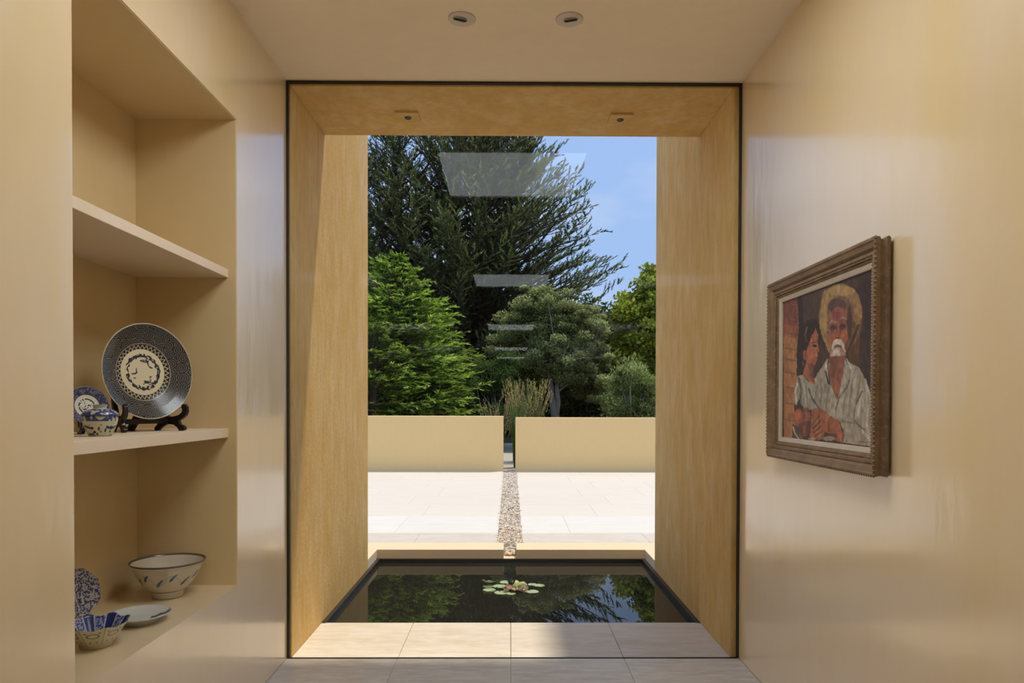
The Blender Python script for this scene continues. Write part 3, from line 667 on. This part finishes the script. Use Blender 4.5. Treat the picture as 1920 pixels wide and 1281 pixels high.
def charger_col(a, r, z, s):
    x, y = r*np.cos(a), r*np.sin(a); top = True
    d = swirl(x, y); ring = .5+.5*np.sin(d*2*math.pi/.0070)
    lines = np.clip((ring-.60)/.3, 0, 1)[..., None]*.34
    base = NAVY*(.8+.5*vnoise(x*60+50, y*60+50, 2))[..., None]
    c = base*(1-lines)+CREAM*.75*lines
    # dark scroll outline of three lobes
    # zigzag border
    R0 = .184; zz = np.abs(((a*36/(2*math.pi)*1.0) % 1)-.5)*2; band = (r > .089) & (r < .106); zl = np.abs((r-.091)/.013-zz) < .19
    c = np.where(band[..., None], np.where(zl[..., None], CREAM*.8, NAVY*.8), c)
    c = np.where((np.abs(r-.1095) < .0012)[..., None], CREAM*.7, c)
    c = np.where((r < .089)[..., None], CREAM, c)
    # medallion: broken ring of painted rocks, pines and a small boat
    ringr = .0635+.001*np.sin(5*a+1)+.001*np.sin(11*a); w_ = .0045+.004*vnoise(a*5, a*0+3, 5)+.0015*np.sin(19*a)
    m_ = (np.abs(r-ringr) < w_)
    m_ &= vnoise(a*9, r*300, 4) > .30
    el_ = lambda cx, cy, rx, ry, t=0.: np.hypot(((x-cx)*math.cos(t)+(y-cy)*math.sin(t))/rx, (-(x-cx)*math.sin(t)+(y-cy)*math.cos(t))/ry) < 1
    m2 = el_(.008, .043, .019, .006) | el_(.024, .030, .004, .017, .5) | el_(.033, .019, .009, .003, -.3) | el_(.018, .052, .004, .012) | (el_(-.034, -.004, .013, .006, .35) & ~el_(-.036, .001, .012, .005, .35)) | el_(-.034, -.024, .006, .003) | el_(-.026, .004, .0022, .012)
    m2 |= el_(.016, -.038, .016, .0055, -.2) | el_(.034, -.044, .013, .005, .3) | el_(.029, -.030, .003, .012) | el_(.031, -.017, .007, .0025) | el_(.004, -.045, .008, .003, .5)
    m2 &= vnoise(x*420+900, y*420+900, 7) > .30
    c = np.where((m_ | m2)[..., None], NAVY*(1.0+.9*vnoise(x*200+70, y*200+70, 1))[..., None], c)
    c = np.where((r > .1795)[..., None], CREAM*.8, c)
    return c
def plate_prof(Rr, depth, foot=.55, th=.005):
    return [(.0005, 0), (Rr*.48, .0005), (Rr*.56, depth*.12), (Rr*.80, depth*.55), (Rr*.985, depth), (Rr, depth-.0015), (Rr*.985, depth-th), (Rr*.8, depth*.5-th), (Rr*foot, -th-.001), (Rr*foot, -th-.007), (Rr*(foot-.03), -th-.007), (Rr*(foot-.04), -th), (.0005, -th)]
def two_side(front, Rr, backc=WHITE):
    """front colours until the rim, plain back"""
    def f(a, r, z, s):
        smax = Rr*1.12; c = front(a, r, z, s); k = np.argmax(r[:, 0]); back = np.arange(r.shape[0])[:, None]*np.ones(r.shape[1]) > k+1
        return np.where(back[..., None], backc, c)
    return f
def stand(name, loc, ang_, sc, label, spread=.11):
    """small black easel: two scrolled side brackets, a cross bar and a hind leg"""
    o = empty(name, loc, label, 'plate stand'); o.rotation_euler = (0, 0, ang_)
    # side bracket in local x(front)-z plane
    br = [(.055, 0), (.066, .002), (.070, .010), (.062, .018), (.050, .022), (.045, .032), (.060, .040), (.072, .050), (.078, .064), (.076, .080), (.068, .088), (.058, .086), (.055, .076), (.060, .070), (.056, .060), (.044, .052), (.026, .047), (.004, .046), (-.030, .100), (-.046, .135), (-.054, .130), (-.040, .085), (-.030, .045), (-.040, .020), (-.052, .008), (-.050, 0), (-.036, 0), (-.022, .012), (.0, .022), (.025, .020), (.040, .010), (.046, 0)]
    br = [(x*sc, z*sc) for x, z in br]
    for s_ in (-1, 1):
        fr_ = Matrix.Translation((0, s_*spread*sc/2*1.0, 0)) @ Matrix.Rotation(R(14)*s_, 4, 'Z')
        MB().extrude(br, .012*sc, fr_).build('side_bracket', M['lacquer'], o, bevel=.0012*sc)
    MB().box(-.008*sc, .006*sc, -spread*sc/2, spread*sc/2, .024*sc, .040*sc).build('cross_bar', M['lacquer'], o, bevel=.001)
    hl = [(-.030, .030), (-.020, .040), (-.030, .060), (-.075, .010), (-.082, 0), (-.066, 0), (-.050, .018)]
    MB().extrude([(x*sc, z*sc) for x, z in hl], .022*sc).build('hind_leg', M['lacquer'], o, bevel=.001)
    return o
# the big charger
FA = R(-30)
pl = revolve('charger_plate', plate_prof(.184, .042), 520, two_side(charger_col, .184), fine=.0011)
nt_ = R(4); cpt = Vector(tuple(at(268, 698, 2.74)))
orient(pl, cpt, FA, nt_, R(0)); tag(pl, 'large dark blue charger plate with spiral border and landscape medallion', 'plate')
stand('plate_stand', (cpt.x+.004, cpt.y-.002, S2), FA, 1.2, 'black scrolled wooden easel holding the large charger plate', spread=.17)
# small scalloped plate
def small_col(a, r, z, s):
    x, y = r*np.cos(a), r*np.sin(a); n = vnoise(x*260+90, y*260+90, 2)
    c = np.where((n > .46)[..., None], lin([50, 58, 96]), lin([120, 120, 140])*.75); c = np.where((r < .040)[..., None], WHITE, c)
    c = np.where((np.abs(r-.0415) < .0014)[..., None], NAVY, c)
    m_ = (np.abs(r-.026) < .0025) & (vnoise(a*6, r*0+1, 3) > .3); m2 = (vnoise(x*330+30, y*330+30, 6) > .72) & (r < .024)
    c = np.where((m_ | m2)[..., None], NAVY, c); return np.where((r > .0685)[..., None], WHITE, c)
scal = lambda k, amp: (lambda a, r, z: (r*(1+amp*np.abs(np.cos(k*a/2))*(np.clip(r/r.max(), 0, 1)**4)), z))
pl = revolve('scalloped_plate', plate_prof(.067, .013, th=.003), 200, two_side(small_col, .067), shape=scal(16, .035), fine=.0012)
cp2 = Vector(tuple(at(163, 762, 2.47))); orient(pl, cp2, R(-36), R(14), R(20)); tag(pl, 'small scalloped blue and white plate standing behind the lidded jar', 'plate')
stand('plate_stand', (cp2.x, cp2.y, S2), R(-36), .50, 'small black easel holding the scalloped plate, mostly hidden by the niche edge', spread=.10)
# lidded jar
def jar_col(a, r, z, s):
    u = a*6; n = vnoise(a*14, z*700, 5); c = np.ones(a.shape+(3,))*lin([190, 188, 160])
    v = z; hill = .044+.010*np.sin(a*3+1)+.006*np.sin(a*7)
    m_ = ((v > .050) & (v < hill+.024) & (vnoise(a*9, z*60, 6) > .38)); c = np.where(m_[..., None], BLUE*1.3, c)
    m2 = (np.abs(v-.030-.003*np.sin(a*5)) < .0025+.003*n) & (np.sin(a*2+.6) > -.7); c = np.where(m2[..., None], DKB, c)
    m3 = (v < .040) & (vnoise(a*7, z*130, 9) > .70); c = np.where(m3[..., None], DKB, c)
    c = np.where((v < .003)[..., None], lin([150, 140, 110]), c); return c
jl = Vector(tuple(at(188, 815, 2.33))); jl.z = S2
jar = empty('lidded_jar', jl, 'squat blue and white lidded porcelain jar on the lower shelf', 'jar')
revolve('body', [(.0005, .001), (.030, .001), (.033, 0), (.0345, .004), (.046, .030), (.0515, .052), (.0525, .061), (.0515, .0655), (.049, .066), (.048, .060), (.030, .010), (.0005, .008)], 160, jar_col, jar, fine=.0015)
def lid_col(a, r, z, s):
    c = np.ones(a.shape+(3,))*lin([175, 178, 165]); m_ = (vnoise(a*8, r*230, 3) > .42) & (r > .022) & (z < .089); c = np.where(m_[..., None], BLUE*.9, c)
    c = np.where(((z < .071) & (z > .0665))[..., None], DKB, c); return c
revolve('lid', [(.050, .0665), (.0555, .0665), (.0560, .0685), (.0545, .072), (.0485, .080), (.034, .0870), (.0205, .0895), (.0185, .0925), (.0205, .100), (.0222, .1035), (.0200, .1035), (.016, .094), (.0005, .092)], 160, lid_col, jar, fine=.0015)
# big footed bowl
def bowl_col(a, r, z, s):
    c = np.ones(a.shape+(3,))*lin([196, 186, 166]); k = np.argmax(r[:, 0]); idx = np.arange(r.shape[0])[:, None]*np.ones(r.shape[1]); outer = idx < k
    br = lin([82, 70, 62])
    c = np.where(((np.abs(z-.143) < .0022) & outer)[..., None], br, c); c = np.where(((np.abs(z-.030) < .0022) & outer)[..., None], br, c)
    c = np.where(((~outer) & (np.abs(z-.1455) < .004))[..., None], br*1.3, c)
    # trailing leaf sprigs
    ph = (a*7/(2*math.pi)) % 1; zc = .085+.022*np.sin(2*math.pi*ph); stem = np.abs(z-zc) < .0011
    lx = (ph-.30)/.15; lz = (z-.098-.10*(ph-.3))/(.004+.008*np.clip((.45-ph)*3,0,1)); leaf = (lx**2+lz**2 < 1); lx2 = (ph-.80)/.16; lz2 = (z-.078-.10*(ph-.8))/(.004+.008*np.clip((.95-ph)*3,0,1)); leaf2 = (lx2**2+lz2**2 < 1)
    gb = lin([70, 78, 100])
    c = np.where((stem & outer)[..., None], gb*1.9, c); c = np.where((leaf & outer)[..., None], gb*(.8+1.6*np.clip(ph-.2, 0, 1)*2)[..., None], c); c = np.where((leaf2 & outer)[..., None], gb*1.25, c)
    return c
bw = revolve('footed_bowl', [(p_[0]*.9, p_[1]) for p_ in [(.0005, .004), (.055, .004), (.060, .000), (.064, .002), (.0665, .012), (.0675, .026), (.0715, .029), (.088, .042), (.108, .062), (.128, .092), (.146, .128), (.158, .144), (.160, .148), (.157, .1485), (.153, .144), (.139, .118), (.118, .080), (.090, .048), (.060, .034), (.0005, .030)]], 280, bowl_col, fine=.0022)
bl_ = Vector(tuple(at(315, 1115, 2.9))); bl_.z = S3; bw.location = bl_; bw.rotation_euler.z = R(33)
tag(bw, 'large footed off-white bowl with brown rim lines and grey-blue leaf sprigs', 'bowl')
# flat dish
def dish_col(a, r, z, s):
    x, y = r*np.cos(a), r*np.sin(a); c = np.ones(a.shape+(3,))*lin([192, 192, 184]); k = np.argmax(r[:, 0]); top = np.arange(r.shape[0])[:, None]*np.ones(r.shape[1]) <= k
    m_ = (np.abs(np.arctan2(y, x)-.15) < .55) & (r > .036) & (r < .101) & (vnoise(x*45+20, y*110+20, 4) > .36); m2 = (np.hypot((x-.055)/.03, (y+.045)/.009) < 1)
    return np.where(((m_ | m2) & top)[..., None], BLUE*.95, c)
ds = revolve('shallow_dish', [(p_[0], p_[1]+.011) for p_ in plate_prof(.104, .021, .6, .004)], 200, dish_col, fine=.002)
dl = Vector(tuple(at(262, 1159, 2.56))); dl.z = S3+.001; ds.location = dl; ds.rotation_euler.z = R(0); tag(ds, 'shallow pale dish with blue brushstrokes lying in front of the footed bowl', 'dish')
# scalloped bowl
def sb_col(a, r, z, s):
    k = np.argmax(z[:, 0]); outer = np.arange(r.shape[0])[:, None]*np.ones(r.shape[1]) < k
    co = np.ones(a.shape+(3,))*lin([196, 190, 160]); ph = (a*8/(2*math.pi)) % 1; g_ = lin([105, 108, 118])
    m_ = (np.abs(ph-.0) < .02) | (np.abs(ph-1) < .02) | (np.abs(np.hypot((ph-.5)/.28, (z-.050)/.008)-1) < .16) | ((np.hypot((ph-.3)/.05, (z-.026)/.0025) < 1) | (np.hypot((ph-.7)/.05, (z-.026)/.0025) < 1)) | ((np.abs(ph-.2) < .07) & (np.abs(z-.062) < .0018)) | ((np.abs(ph-.8) < .07) & (np.abs(z-.062) < .0018))
    co = np.where((m_ & (z > .014))[..., None], g_, co)
    ci = np.where((((a*8/(2*math.pi)+.25) % 1) < .5)[..., None], DKB*1.25, lin([150, 155, 175])); n = vnoise(a*22, z*420, 2)
    ci = np.where(((((a*8/(2*math.pi)+.25) % 1) >= .5) & (n > .5))[..., None], BLUE, ci); ci = np.where((np.abs((a*8/(2*math.pi)+.25) % .5-.25) > .22)[..., None], lin([175, 178, 185]), ci)
    return np.where(outer[..., None], co, ci)
def octo(a, r, z):
    t_ = np.clip(z/.075, 0, 1); k = 1+.045*np.cos(8*a)*t_; return r*k, z+.004*np.cos(8*a)*t_**4
sb = revolve('scalloped_bowl', [(.0005, .003), (.042, .003), (.044, 0), (.047, .001), (.049, .010), (.056, .018), (.070, .040), (.084, .060), (.094, .0735), (.096, .0745), (.094, .0750), (.089, .0715), (.076, .052), (.060, .028), (.042, .014), (.0005, .011)], 240, sb_col, shape=octo, fine=.0016)
sl_ = Vector(tuple(at(181, 1211, 2.31))); sl_.z = S3; sb.location = sl_; tag(sb, 'scalloped bowl with a deep blue panelled inside at the niche edge', 'bowl')
# octagonal standing plate
def oc_col(a, r, z, s):
    x, y = r*np.cos(a), r*np.sin(a); n = vnoise(x*330+50, y*330+50, 3); n2 = vnoise(x*90+50, y*90+50, 6)
    c = np.where((n > .5-.2*(n2-.5))[..., None], BLUE*.6, lin([165, 158, 148])); return np.where((r > .083)[..., None], NAVY, c)
def octp(a, r, z):
    m_ = ((a+math.pi/8) % (math.pi/4))-math.pi/8; k = math.cos(math.pi/8)/np.cos(m_); return r*(1+(k-1)*.55), z
op = revolve('octagonal_plate', plate_prof(.086, .012, th=.003), 240, two_side(oc_col, .086), shape=octp, fine=.0012)
p4 = Vector(tuple(at(139, 1114, 2.42))); orient(op, p4, R(-30), R(12), 0); tag(op, 'octagonal plate densely patterned in blue, standing behind the scalloped bowl', 'plate')
stand('plate_stand', (p4.x+.0, p4.y+.0, S3), R(-30), .62, 'little black easel holding the octagonal plate, only a knob showing', spread=.14)

# ------------------------------------------------------------------ framed painting on the right wall
FY0, FY1, FZ0, FZ1, FX = 2.256, 3.207, 1.121, 1.889, XR-.008
FXF = XR-.054
fr = empty('framed_painting', (XR-.004, (FY0+FY1)/2, (FZ0+FZ1)/2), 'framed oil painting of child and bearded man in straw hat on right wall', 'painting')
def to_local(o): o.matrix_parent_inverse = Matrix.Translation(-fr.location); return o
# moulding profile: (inset from the outer edge, distance from the wall)
prof = [(q_[0]*.925, q_[1]) for q_ in [(.004, .0), (0, .006), (0, .014), (.006, .017), (.009, .023), (.008, .030), (.002, .035), (0, .041), (0, .048), (.004, .053), (.009, .0535), (.013, .049), (.030, .044), (.036, .036), (.038, .033), (.042, .036), (.052, .037), (.055, .033), (.060, .032), (.064, .028), (.070, .026), (.0735, .022), (.0735, .010), (.06, .0)]]
def mould(pr, y0, y1, z0, z1, side):
    c = []
    for i, h in pr:
        A, B_, C_, D_ = (FX-h, y0+i, z0+i), (FX-h, y1-i, z0+i), (FX-h, y1-i, z1-i), (FX-h, y0+i, z1-i)
        c.append({'bottom': (A, B_), 'top': (D_, C_), 'near': (A, D_), 'far': (B_, C_)}[side])
    n = len(c); v = [q[0] for q in c]+[q[1] for q in c]
    return MB().add(v, [(i, (i+1) % n, (i+1) % n+n, i+n) for i in range(n)]+[tuple(range(n)), tuple(range(2*n-1, n-1, -1))])
for sd_ in ('bottom', 'top', 'near', 'far'): to_local(mould(prof, FY0, FY1, FZ0, FZ1, sd_).build('frame_rail', M['frame'], fr))
i0 = .067; lp = [(0, .0215), (.003, .024), (.018, .020), (.021, .018), (.021, .010), (0, .010)]
for sd_ in ('bottom', 'top', 'near', 'far'): to_local(mould(lp, FY0+i0, FY1-i0, FZ0+i0, FZ1-i0, sd_).build('liner', M['liner'], fr))
# carved bead rows
def beads(inset, h, size, step, nm, lenf=.8):
    P = []; Dd = []
    for y0, y1, z in ((FY0, FY1, FZ0+inset), (FY0, FY1, FZ1-inset)):
        for v in np.arange(y0+inset, y1-inset+1e-6, step): P.append((FX-h, v, z)); Dd.append((0, 1, 0))
    for z0, z1, y in ((FZ0, FZ1, FY0+inset), (FZ0, FZ1, FY1-inset)):
        for v in np.arange(z0+inset+step, z1-inset, step): P.append((FX-h, y, v)); Dd.append((0, 0.001, 1))
    P = np.array(P); v, f = stamp(*PEB, P, frames(np.array(Dd, float)), np.tile([size*lenf, size, size], (len(P), 1)))
    o = to_local(link(nm, fast_mesh(nm, v, f, M['frame'], None, True), fr)); o['kind'] = 'stuff'
beads(.003, .050, .0078, .0155, 'outer_beading', .75); beads(.0565, .032, .0056, .0105, 'inner_beading', .6)
beads(.001, .009, .004, .011, 'back_beading')
CYA, CYB, CZA, CZB, CXP = FY0+.0865, FY1-.0865, FZ0+.0865, FZ1-.0865, FX-.0125
to_local(MB().box(CXP+.0005, FX, CYA-.01, CYB+.01, CZA-.01, CZB+.01).build('canvas_board', M['canvas'], fr))
nu, nv = 250, 270
yy_ = np.linspace(CYB+.002, CYA-.002, nu); zz_ = np.linspace(CZB+.002, CZA-.002, nv); YY, ZZ = np.meshgrid(yy_, zz_)
PX, PY_ = project(np.stack([np.full(YY.shape, CXP), YY, ZZ], 2).reshape(-1, 3)); PX = PX.reshape(YY.shape); PY_ = PY_.reshape(YY.shape)
U = (PX-1460)*6.405; W_ = (PY_-480)*6.405       # the sketch below is drawn in units of an enlarged study of the picture
jx = (vnoise(U/16+40, W_/26+40, 1)-.5)*9; jy = (vnoise(U/18+40, W_/22+40, 2)-.5)*9; UX, UY = U+jx, W_+jy
IMG = np.zeros(U.shape+(3,)); IMG[:] = (66, 55, 46)
def put(mask, col, al=1.):
    global IMG
    a = (mask*al)[..., None]; IMG = IMG*(1-a)+np.array(col, float)*a
def soft(d, w_=10): return np.clip(.5-d/w_, 0, 1)
def ell(cx, cy, rx, ry, col, al=1., rot=0, w_=.12):
    x, y = UX-cx, UY-cy; c_, s_ = math.cos(rot), math.sin(rot); q = np.hypot((x*c_+y*s_)/rx, (-x*s_+y*c_)/ry); put(np.clip((1-q)/w_+.5, 0, 1), col, al)
def poly(pts, col, al=1.):
    ins = np.zeros(U.shape, bool); n = len(pts)
    for i in range(n):
        (x0, y0), (x1, y1) = pts[i], pts[(i+1) % n]
        if y0 == y1: continue
        c_ = ((y0 > UY) != (y1 > UY)) & (UX < (x1-x0)*(UY-y0)/(y1-y0)+x0); ins ^= c_
    put(ins.astype(float), col, al)
def stroke(pts, w_, col, al=.9):
    d = np.full(U.shape, 1e9)
    for (x0, y0), (x1, y1) in zip(pts[:-1], pts[1:]):
        dx, dy = x1-x0, y1-y0; t_ = np.clip(((UX-x0)*dx+(UY-y0)*dy)/(dx*dx+dy*dy), 0, 1); d = np.minimum(d, np.hypot(UX-x0-t_*dx, UY-y0-t_*dy))
    put(np.clip((w_/2-d)/4+.5, 0, 1), col, al)
K = 1153
poly([(230, 300), (620, 300), (600, 760), (280, 800)], (82, 69, 52), .8); ell(1080, 600, 90, 300, (58, 46, 45), .7); ell(600, 380, 60, 45, (110, 78, 55), .6); ell(880, 330, 70, 60, (84, 70, 55), .7)
ell(1070, 1500, 120, 500, (72, 62, 52), .5)
poly([(60, 450), (228, 450), (240, 900), (215, 1150), (230, 2260), (60, 2260)], (166, 118, 72)); poly([(60, 450), (228, 450), (232, 960), (60, 930)], (128, 76, 56)); poly([(60, 820), (225, 850), (220, 1000), (60, 960)], (150, 96, 62), .8)
for y_ in (740, 950, 1130, 1260, 1420, 1600, 1790, 1990): stroke([(80, y_-25), (215, y_)], 14, (112, 88, 52), .8)
for y_ in (560, 590, 770, 1010): stroke([(150, y_-20), (200, y_)], 7, (190, 150, 120), .6)
poly([(225, 500), (290, 500), (300, 900), (230, 1420), (215, 1400), (240, 900)], (52, 44, 36), .8)
poly([(830, 1150), (960, 820), (980, 1330), (850, 1290)], (98, 74, 46), .9); poly([(480, 1000), (600, 1150), (600, 1250), (490, 1400), (470, 1250)], (84, 64, 44), .9)
ell(745, 740, 262, 402, (128, 100, 62), .9)
poly([(560, 420), (650, 350), (770, 330), (880, 380), (960, 480), (1000, 620), (1000, 740), (960, 850), (900, 980), (850, 1120), (810, 1200), (600, 1160), (535, 1000), (490, 850), (488, 700), (515, 550)], (150, 122, 76))
ell(905, 650, 85, 230, (148, 114, 74), .8); ell(560, 640, 55, 230, (166, 136, 80), .8); ell(760, 420, 160, 60, (176, 146, 92), .75)
ell(745, 700, 165, 220, (120, 92, 66), .9); ell(700, 600, 110, 90, (88, 68, 60), .85); poly([(800, 850), (850, 700), (960, 860), (900, 1000), (830, 1180), (790, 1100)], (96, 72, 48), .8); stroke([(960, 830), (890, 1010), (815, 1180)], 26, (58, 40, 32), .8)
ell(710, 880, 122, 250, (142, 88, 66)); ell(720, 700, 90, 80, (140, 82, 68), .9); ell(850, 800, 30, 200, (70, 54, 44), .8); ell(590, 860, 18, 80, (96, 84, 74), .8); stroke([(582, 820), (590, 900)], 9, (170, 165, 160), .6)
ell(640, 1000, 55, 70, (172, 102, 68), .8); ell(785, 970, 42, 90, (176, 106, 68), .8); ell(720, 640, 60, 30, (160, 104, 86), .5)
ell(655, 862, 42, 38, (82, 60, 54), .9); ell(768, 848, 42, 38, (82, 60, 54), .9); ell(655, 868, 22, 11, (50, 40, 42)); ell(768, 852, 22, 11, (50, 40, 42)); stroke([(640, 880), (680, 884)], 6, (170, 130, 110), .7); stroke([(750, 864), (790, 862)], 6, (170, 130, 110), .7)
stroke([(610, 810), (640, 780), (690, 800)], 12, (160, 150, 142), .75); stroke([(735, 770), (770, 735), (815, 760)], 12, (165, 156, 148), .75); stroke([(712, 780), (716, 920)], 20, (168, 104, 78), .7); ell(708, 955, 34, 34, (162, 94, 68)); ell(704, 986, 26, 9, (74, 44, 40)); stroke([(735, 860), (742, 950)], 9, (100, 62, 52), .7)
poly([(632, 1150), (642, 1060), (668, 1005), (705, 995), (752, 1005), (788, 1060), (800, 1160), (770, 1120), (740, 1070), (705, 1055), (670, 1080), (650, 1150)], (196, 180, 160)); ell(712, 1085, 40, 14, (96, 78, 70)); ell(702, 1185, 88, 88, (166, 146, 130)); ell(690, 1170, 45, 50, (200, 186, 166), .8); stroke([(660, 1120), (680, 1220)], 10, (215, 205, 190), .6); stroke([(735, 1110), (730, 1225)], 10, (205, 190, 172), .6)
# shirt, neck
poly([(430, K+320), (500, K+210), (580, K+85), (640, K+200), (700, K+580), (760, K+250), (800, K+80), (880, K+150), (960, K+180), (1010, K+270), (1080, K+420), (1140, K+680), (1155, K+800), (1140, K+1140), (760, K+1090), (720, K+850), (560, K+720), (440, K+690)], (160, 152, 134))
poly([(608, K+60), (800, K+40), (775, K+250), (715, K+540), (700, K+580), (640, K+430), (605, K+250)], (140, 90, 68)); poly([(620, K+60), (690, K+60), (680, K+330), (640, K+300)], (118, 78, 62), .7); ell(705, K+430, 26, 80, (176, 110, 74), .8)
for pts, w_, c_ in (([(885, K+255), (820, K+420), (725, K+555), (685, K+690)], 16, (84, 84, 76)), ([(560, K+240), (600, K+380)], 26, (58, 44, 38)), ([(600, K+60), (590, K+170), (620, K+400)], 14, (72, 62, 54)), ([(985, K+280), (975, K+380), (925, K+640), (900, K+800)], 18, (122, 122, 108)), ([(1005, K+470), (930, K+620)], 12, (84, 74, 66)), ([(880, K+400), (835, K+780)], 24, (126, 126, 112)), ([(600, K+430), (560, K+670)], 16, (98, 96, 84)), ([(910, K+820), (965, K+890), (1030, K+930)], 24, (104, 112, 100)), ([(810, K+90), (850, K+170)], 22, (70, 78, 72)), ([(500, K+400), (460, K+600)], 16, (112, 108, 92)), ([(800, K+500), (770, K+760)], 12, (138, 132, 114)), ([(1080, K+700), (1120, K+1080)], 14, (124, 122, 112)), ([(760, K+830), (900, K+860)], 20, (120, 126, 110)), ([(680, K+620), (670, K+760)], 12, (182, 176, 158))): stroke(pts, w_, c_, .85)
for pts, w_, c_ in (([(815, K+85), (885, K+240), (860, K+330)], 13, (206, 204, 192)), ([(585, K+90), (560, K+200)], 13, (206, 204, 192)), ([(1040, K+330), (1100, K+560), (1145, K+780)], 22, (190, 188, 176)), ([(990, K+560), (950, K+760)], 30, (184, 180, 164)), ([(760, K+360), (740, K+700)], 22, (176, 170, 150)), ([(940, K+230), (900, K+420)], 26, (178, 174, 156)), ([(1000, K+950), (1100, K+1060)], 30, (188, 184, 166)), ([(830, K+950), (960, K+1050)], 50, (172, 164, 140)), ([(650, K+460), (620, K+640)], 18, (180, 176, 158)), ([(1070, K+640), (1060, K+900)], 18, (196, 192, 178))): stroke(pts, w_, c_, .75)
# the child
poly([(225, K+290), (290, K+270), (350, K+350), (430, K+385), (480, K+290), (545, K+200), (600, K+420), (560, K+690), (400, K+700), (290, K+690), (245, K+560), (215, K+640), (182, K+600), (190, K+470)], (150, 146, 130))
for pts, w_, c_ in (([(360, K+440), (400, K+560), (480, K+670)], 16, (72, 76, 68)), ([(240, K+310), (268, K+450), (262, K+620)], 24, (96, 98, 86)), ([(520, K+420), (500, K+640)], 12, (110, 108, 92)), ([(330, K+420), (350, K+660)], 14, (118, 112, 94)), ([(470, K+400), (440, K+520)], 12, (120, 112, 92))): stroke(pts, w_, c_, .85)
for pts, w_, c_ in (([(225, K+380), (200, K+500), (215, K+620)], 18, (200, 198, 182)), ([(300, K+380), (320, K+600)], 14, (182, 178, 158)), ([(430, K+450), (420, K+560)], 14, (180, 176, 156))): stroke(pts, w_, c_, .8)
poly([(260, 960), (300, 850), (350, 770), (430, 755), (490, 830), (505, 1000), (490, 1080), (450, 900), (400, 950), (350, 1090), (330, 1260), (300, 1420), (250, 1440), (232, 1200)], (54, 42, 36)); stroke([(345, 860), (320, 940), (330, 1020)], 24, (122, 92, 58), .8); stroke([(400, 870), (370, 960)], 14, (100, 74, 50), .7)
poly([(445, 868), (478, 950), (468, 1050), (486, 1140), (466, 1165), (470, 1200), (458, 1220), (464, 1260), (430, 1310), (410, 1400), (440, 1530), (400, 1540), (290, 1420), (325, 1300), (335, 1150), (378, 1000)], (168, 104, 72)); poly([(330, 1290), (440, 1300), (415, 1420), (430, 1520), (390, 1500), (370, 1380)], (120, 76, 60), .85); ell(380, 1180, 35, 80, (182, 114, 76), .7); ell(312, 1190, 22, 62, (140, 84, 66)); stroke([(345, 1310), (320, 1420)], 20, (176, 112, 78), .7)
ell(432, 1082, 30, 15, (52, 40, 38)); stroke([(395, 1050), (455, 1030)], 9, (60, 42, 36), .8); ell(436, 1100, 20, 8, (190, 150, 125), .6); stroke([(440, 1225), (468, 1215)], 9, (120, 60, 54), .8); ell(455, 1190, 12, 16, (190, 120, 84), .6); ell(292, 1290, 10, 30, (150, 140, 130), .5)
# arms and clasped hands
poly([(185, K+640), (300, K+650), (290, K+720), (190, K+720)], (84, 58, 50)); ell(235, K+785, 58, 100, (164, 96, 66)); ell(330, K+775, 52, 110, (136, 84, 64)); ell(300, K+930, 80, 90, (112, 70, 56)); ell(310, K+930, 26, 50, (150, 84, 62), .8); ell(360, K+900, 30, 90, (84, 58, 46), .7); ell(225, K+760, 34, 50, (190, 116, 78), .6)
poly([(392, K+760), (400, K+690), (480, K+668), (560, K+710), (640, K+795), (720, K+815), (750, K+870), (785, K+970), (770, K+1085), (700, K+1075), (640, K+1000), (560, K+960), (530, K+1050), (450, K+1060), (375, K+1020), (385, K+900)], (158, 98, 66))
for i_ in range(4): stroke([(485+i_*14, K+770+i_*62), (400+i_*10, K+880+i_*45)], 12, (92, 58, 46), .85); stroke([(500+i_*12, K+790+i_*60), (420+i_*12, K+890+i_*44)], 14, (190, 130, 88), .6)
for q in ((345, K+740), (350, K+775), (348, K+815)): ell(q[0], q[1], 34, 12, (176, 116, 84), .6)
ell(560, K+780, 60, 40, (184, 118, 78), .6, .7); ell(680, K+900, 60, 60, (170, 104, 70), .7); stroke([(610, K+800), (600, K+960)], 14, (118, 72, 54), .7); ell(640, K+1010, 70, 30, (88, 62, 52), .8); ell(745, K+1000, 24, 80, (192, 112, 70), .6); stroke([(735, K+850), (780, K+990), (770, K+1080)], 12, (74, 56, 44), .8)
poly([(160, K+870), (260, K+900), (280, K+1060), (165, K+1060)], (84, 72, 58), .8); stroke([(175, K+905), (190, K+970), (245, K+1045)], 16, (186, 182, 168), .9); stroke([(255, K+1000), (285, K+1050)], 12, (190, 176, 150), .7); ell(400, K+1045, 45, 16, (168, 160, 140), .9); ell(600, K+1040, 80, 30, (152, 140, 118), .9)
sg_ = [(965, K+1082), (985, K+1076), (990, K+1088), (1010, K+1078), (1022, K+1090), (1040, K+1082), (1060, K+1090), (1085, K+1086), (1110, K+1094)]; stroke(sg_, 6, (92, 66, 46), .8)
IMG *= (.86+.28*vnoise(U/22+10, W_/60+10, 11))[..., None]; IMG = 255*(IMG/255)**np.array([1.04, 1.12, 1.10]); g_ = IMG.mean(2, keepdims=True); IMG = IMG*.86+g_*.14; IMG *= (.94+.12*vnoise(U/7+10, W_/9+10, 12))[..., None]
Vp = np.stack([np.full(YY.shape, CXP), YY, ZZ], 2).reshape(-1, 3); i, j = np.meshgrid(np.arange(nv-1), np.arange(nu-1), indexing='ij'); a = i*nu+j
Fp = np.stack([a, a+nu, a+nu+1, a+1], 2).reshape(-1, 4)
to_local(link('painted_canvas', fast_mesh('painted_canvas', Vp, Fp, M['paint'], lin(np.clip(IMG, 0, 255)).reshape(-1, 3)*1.05), fr))
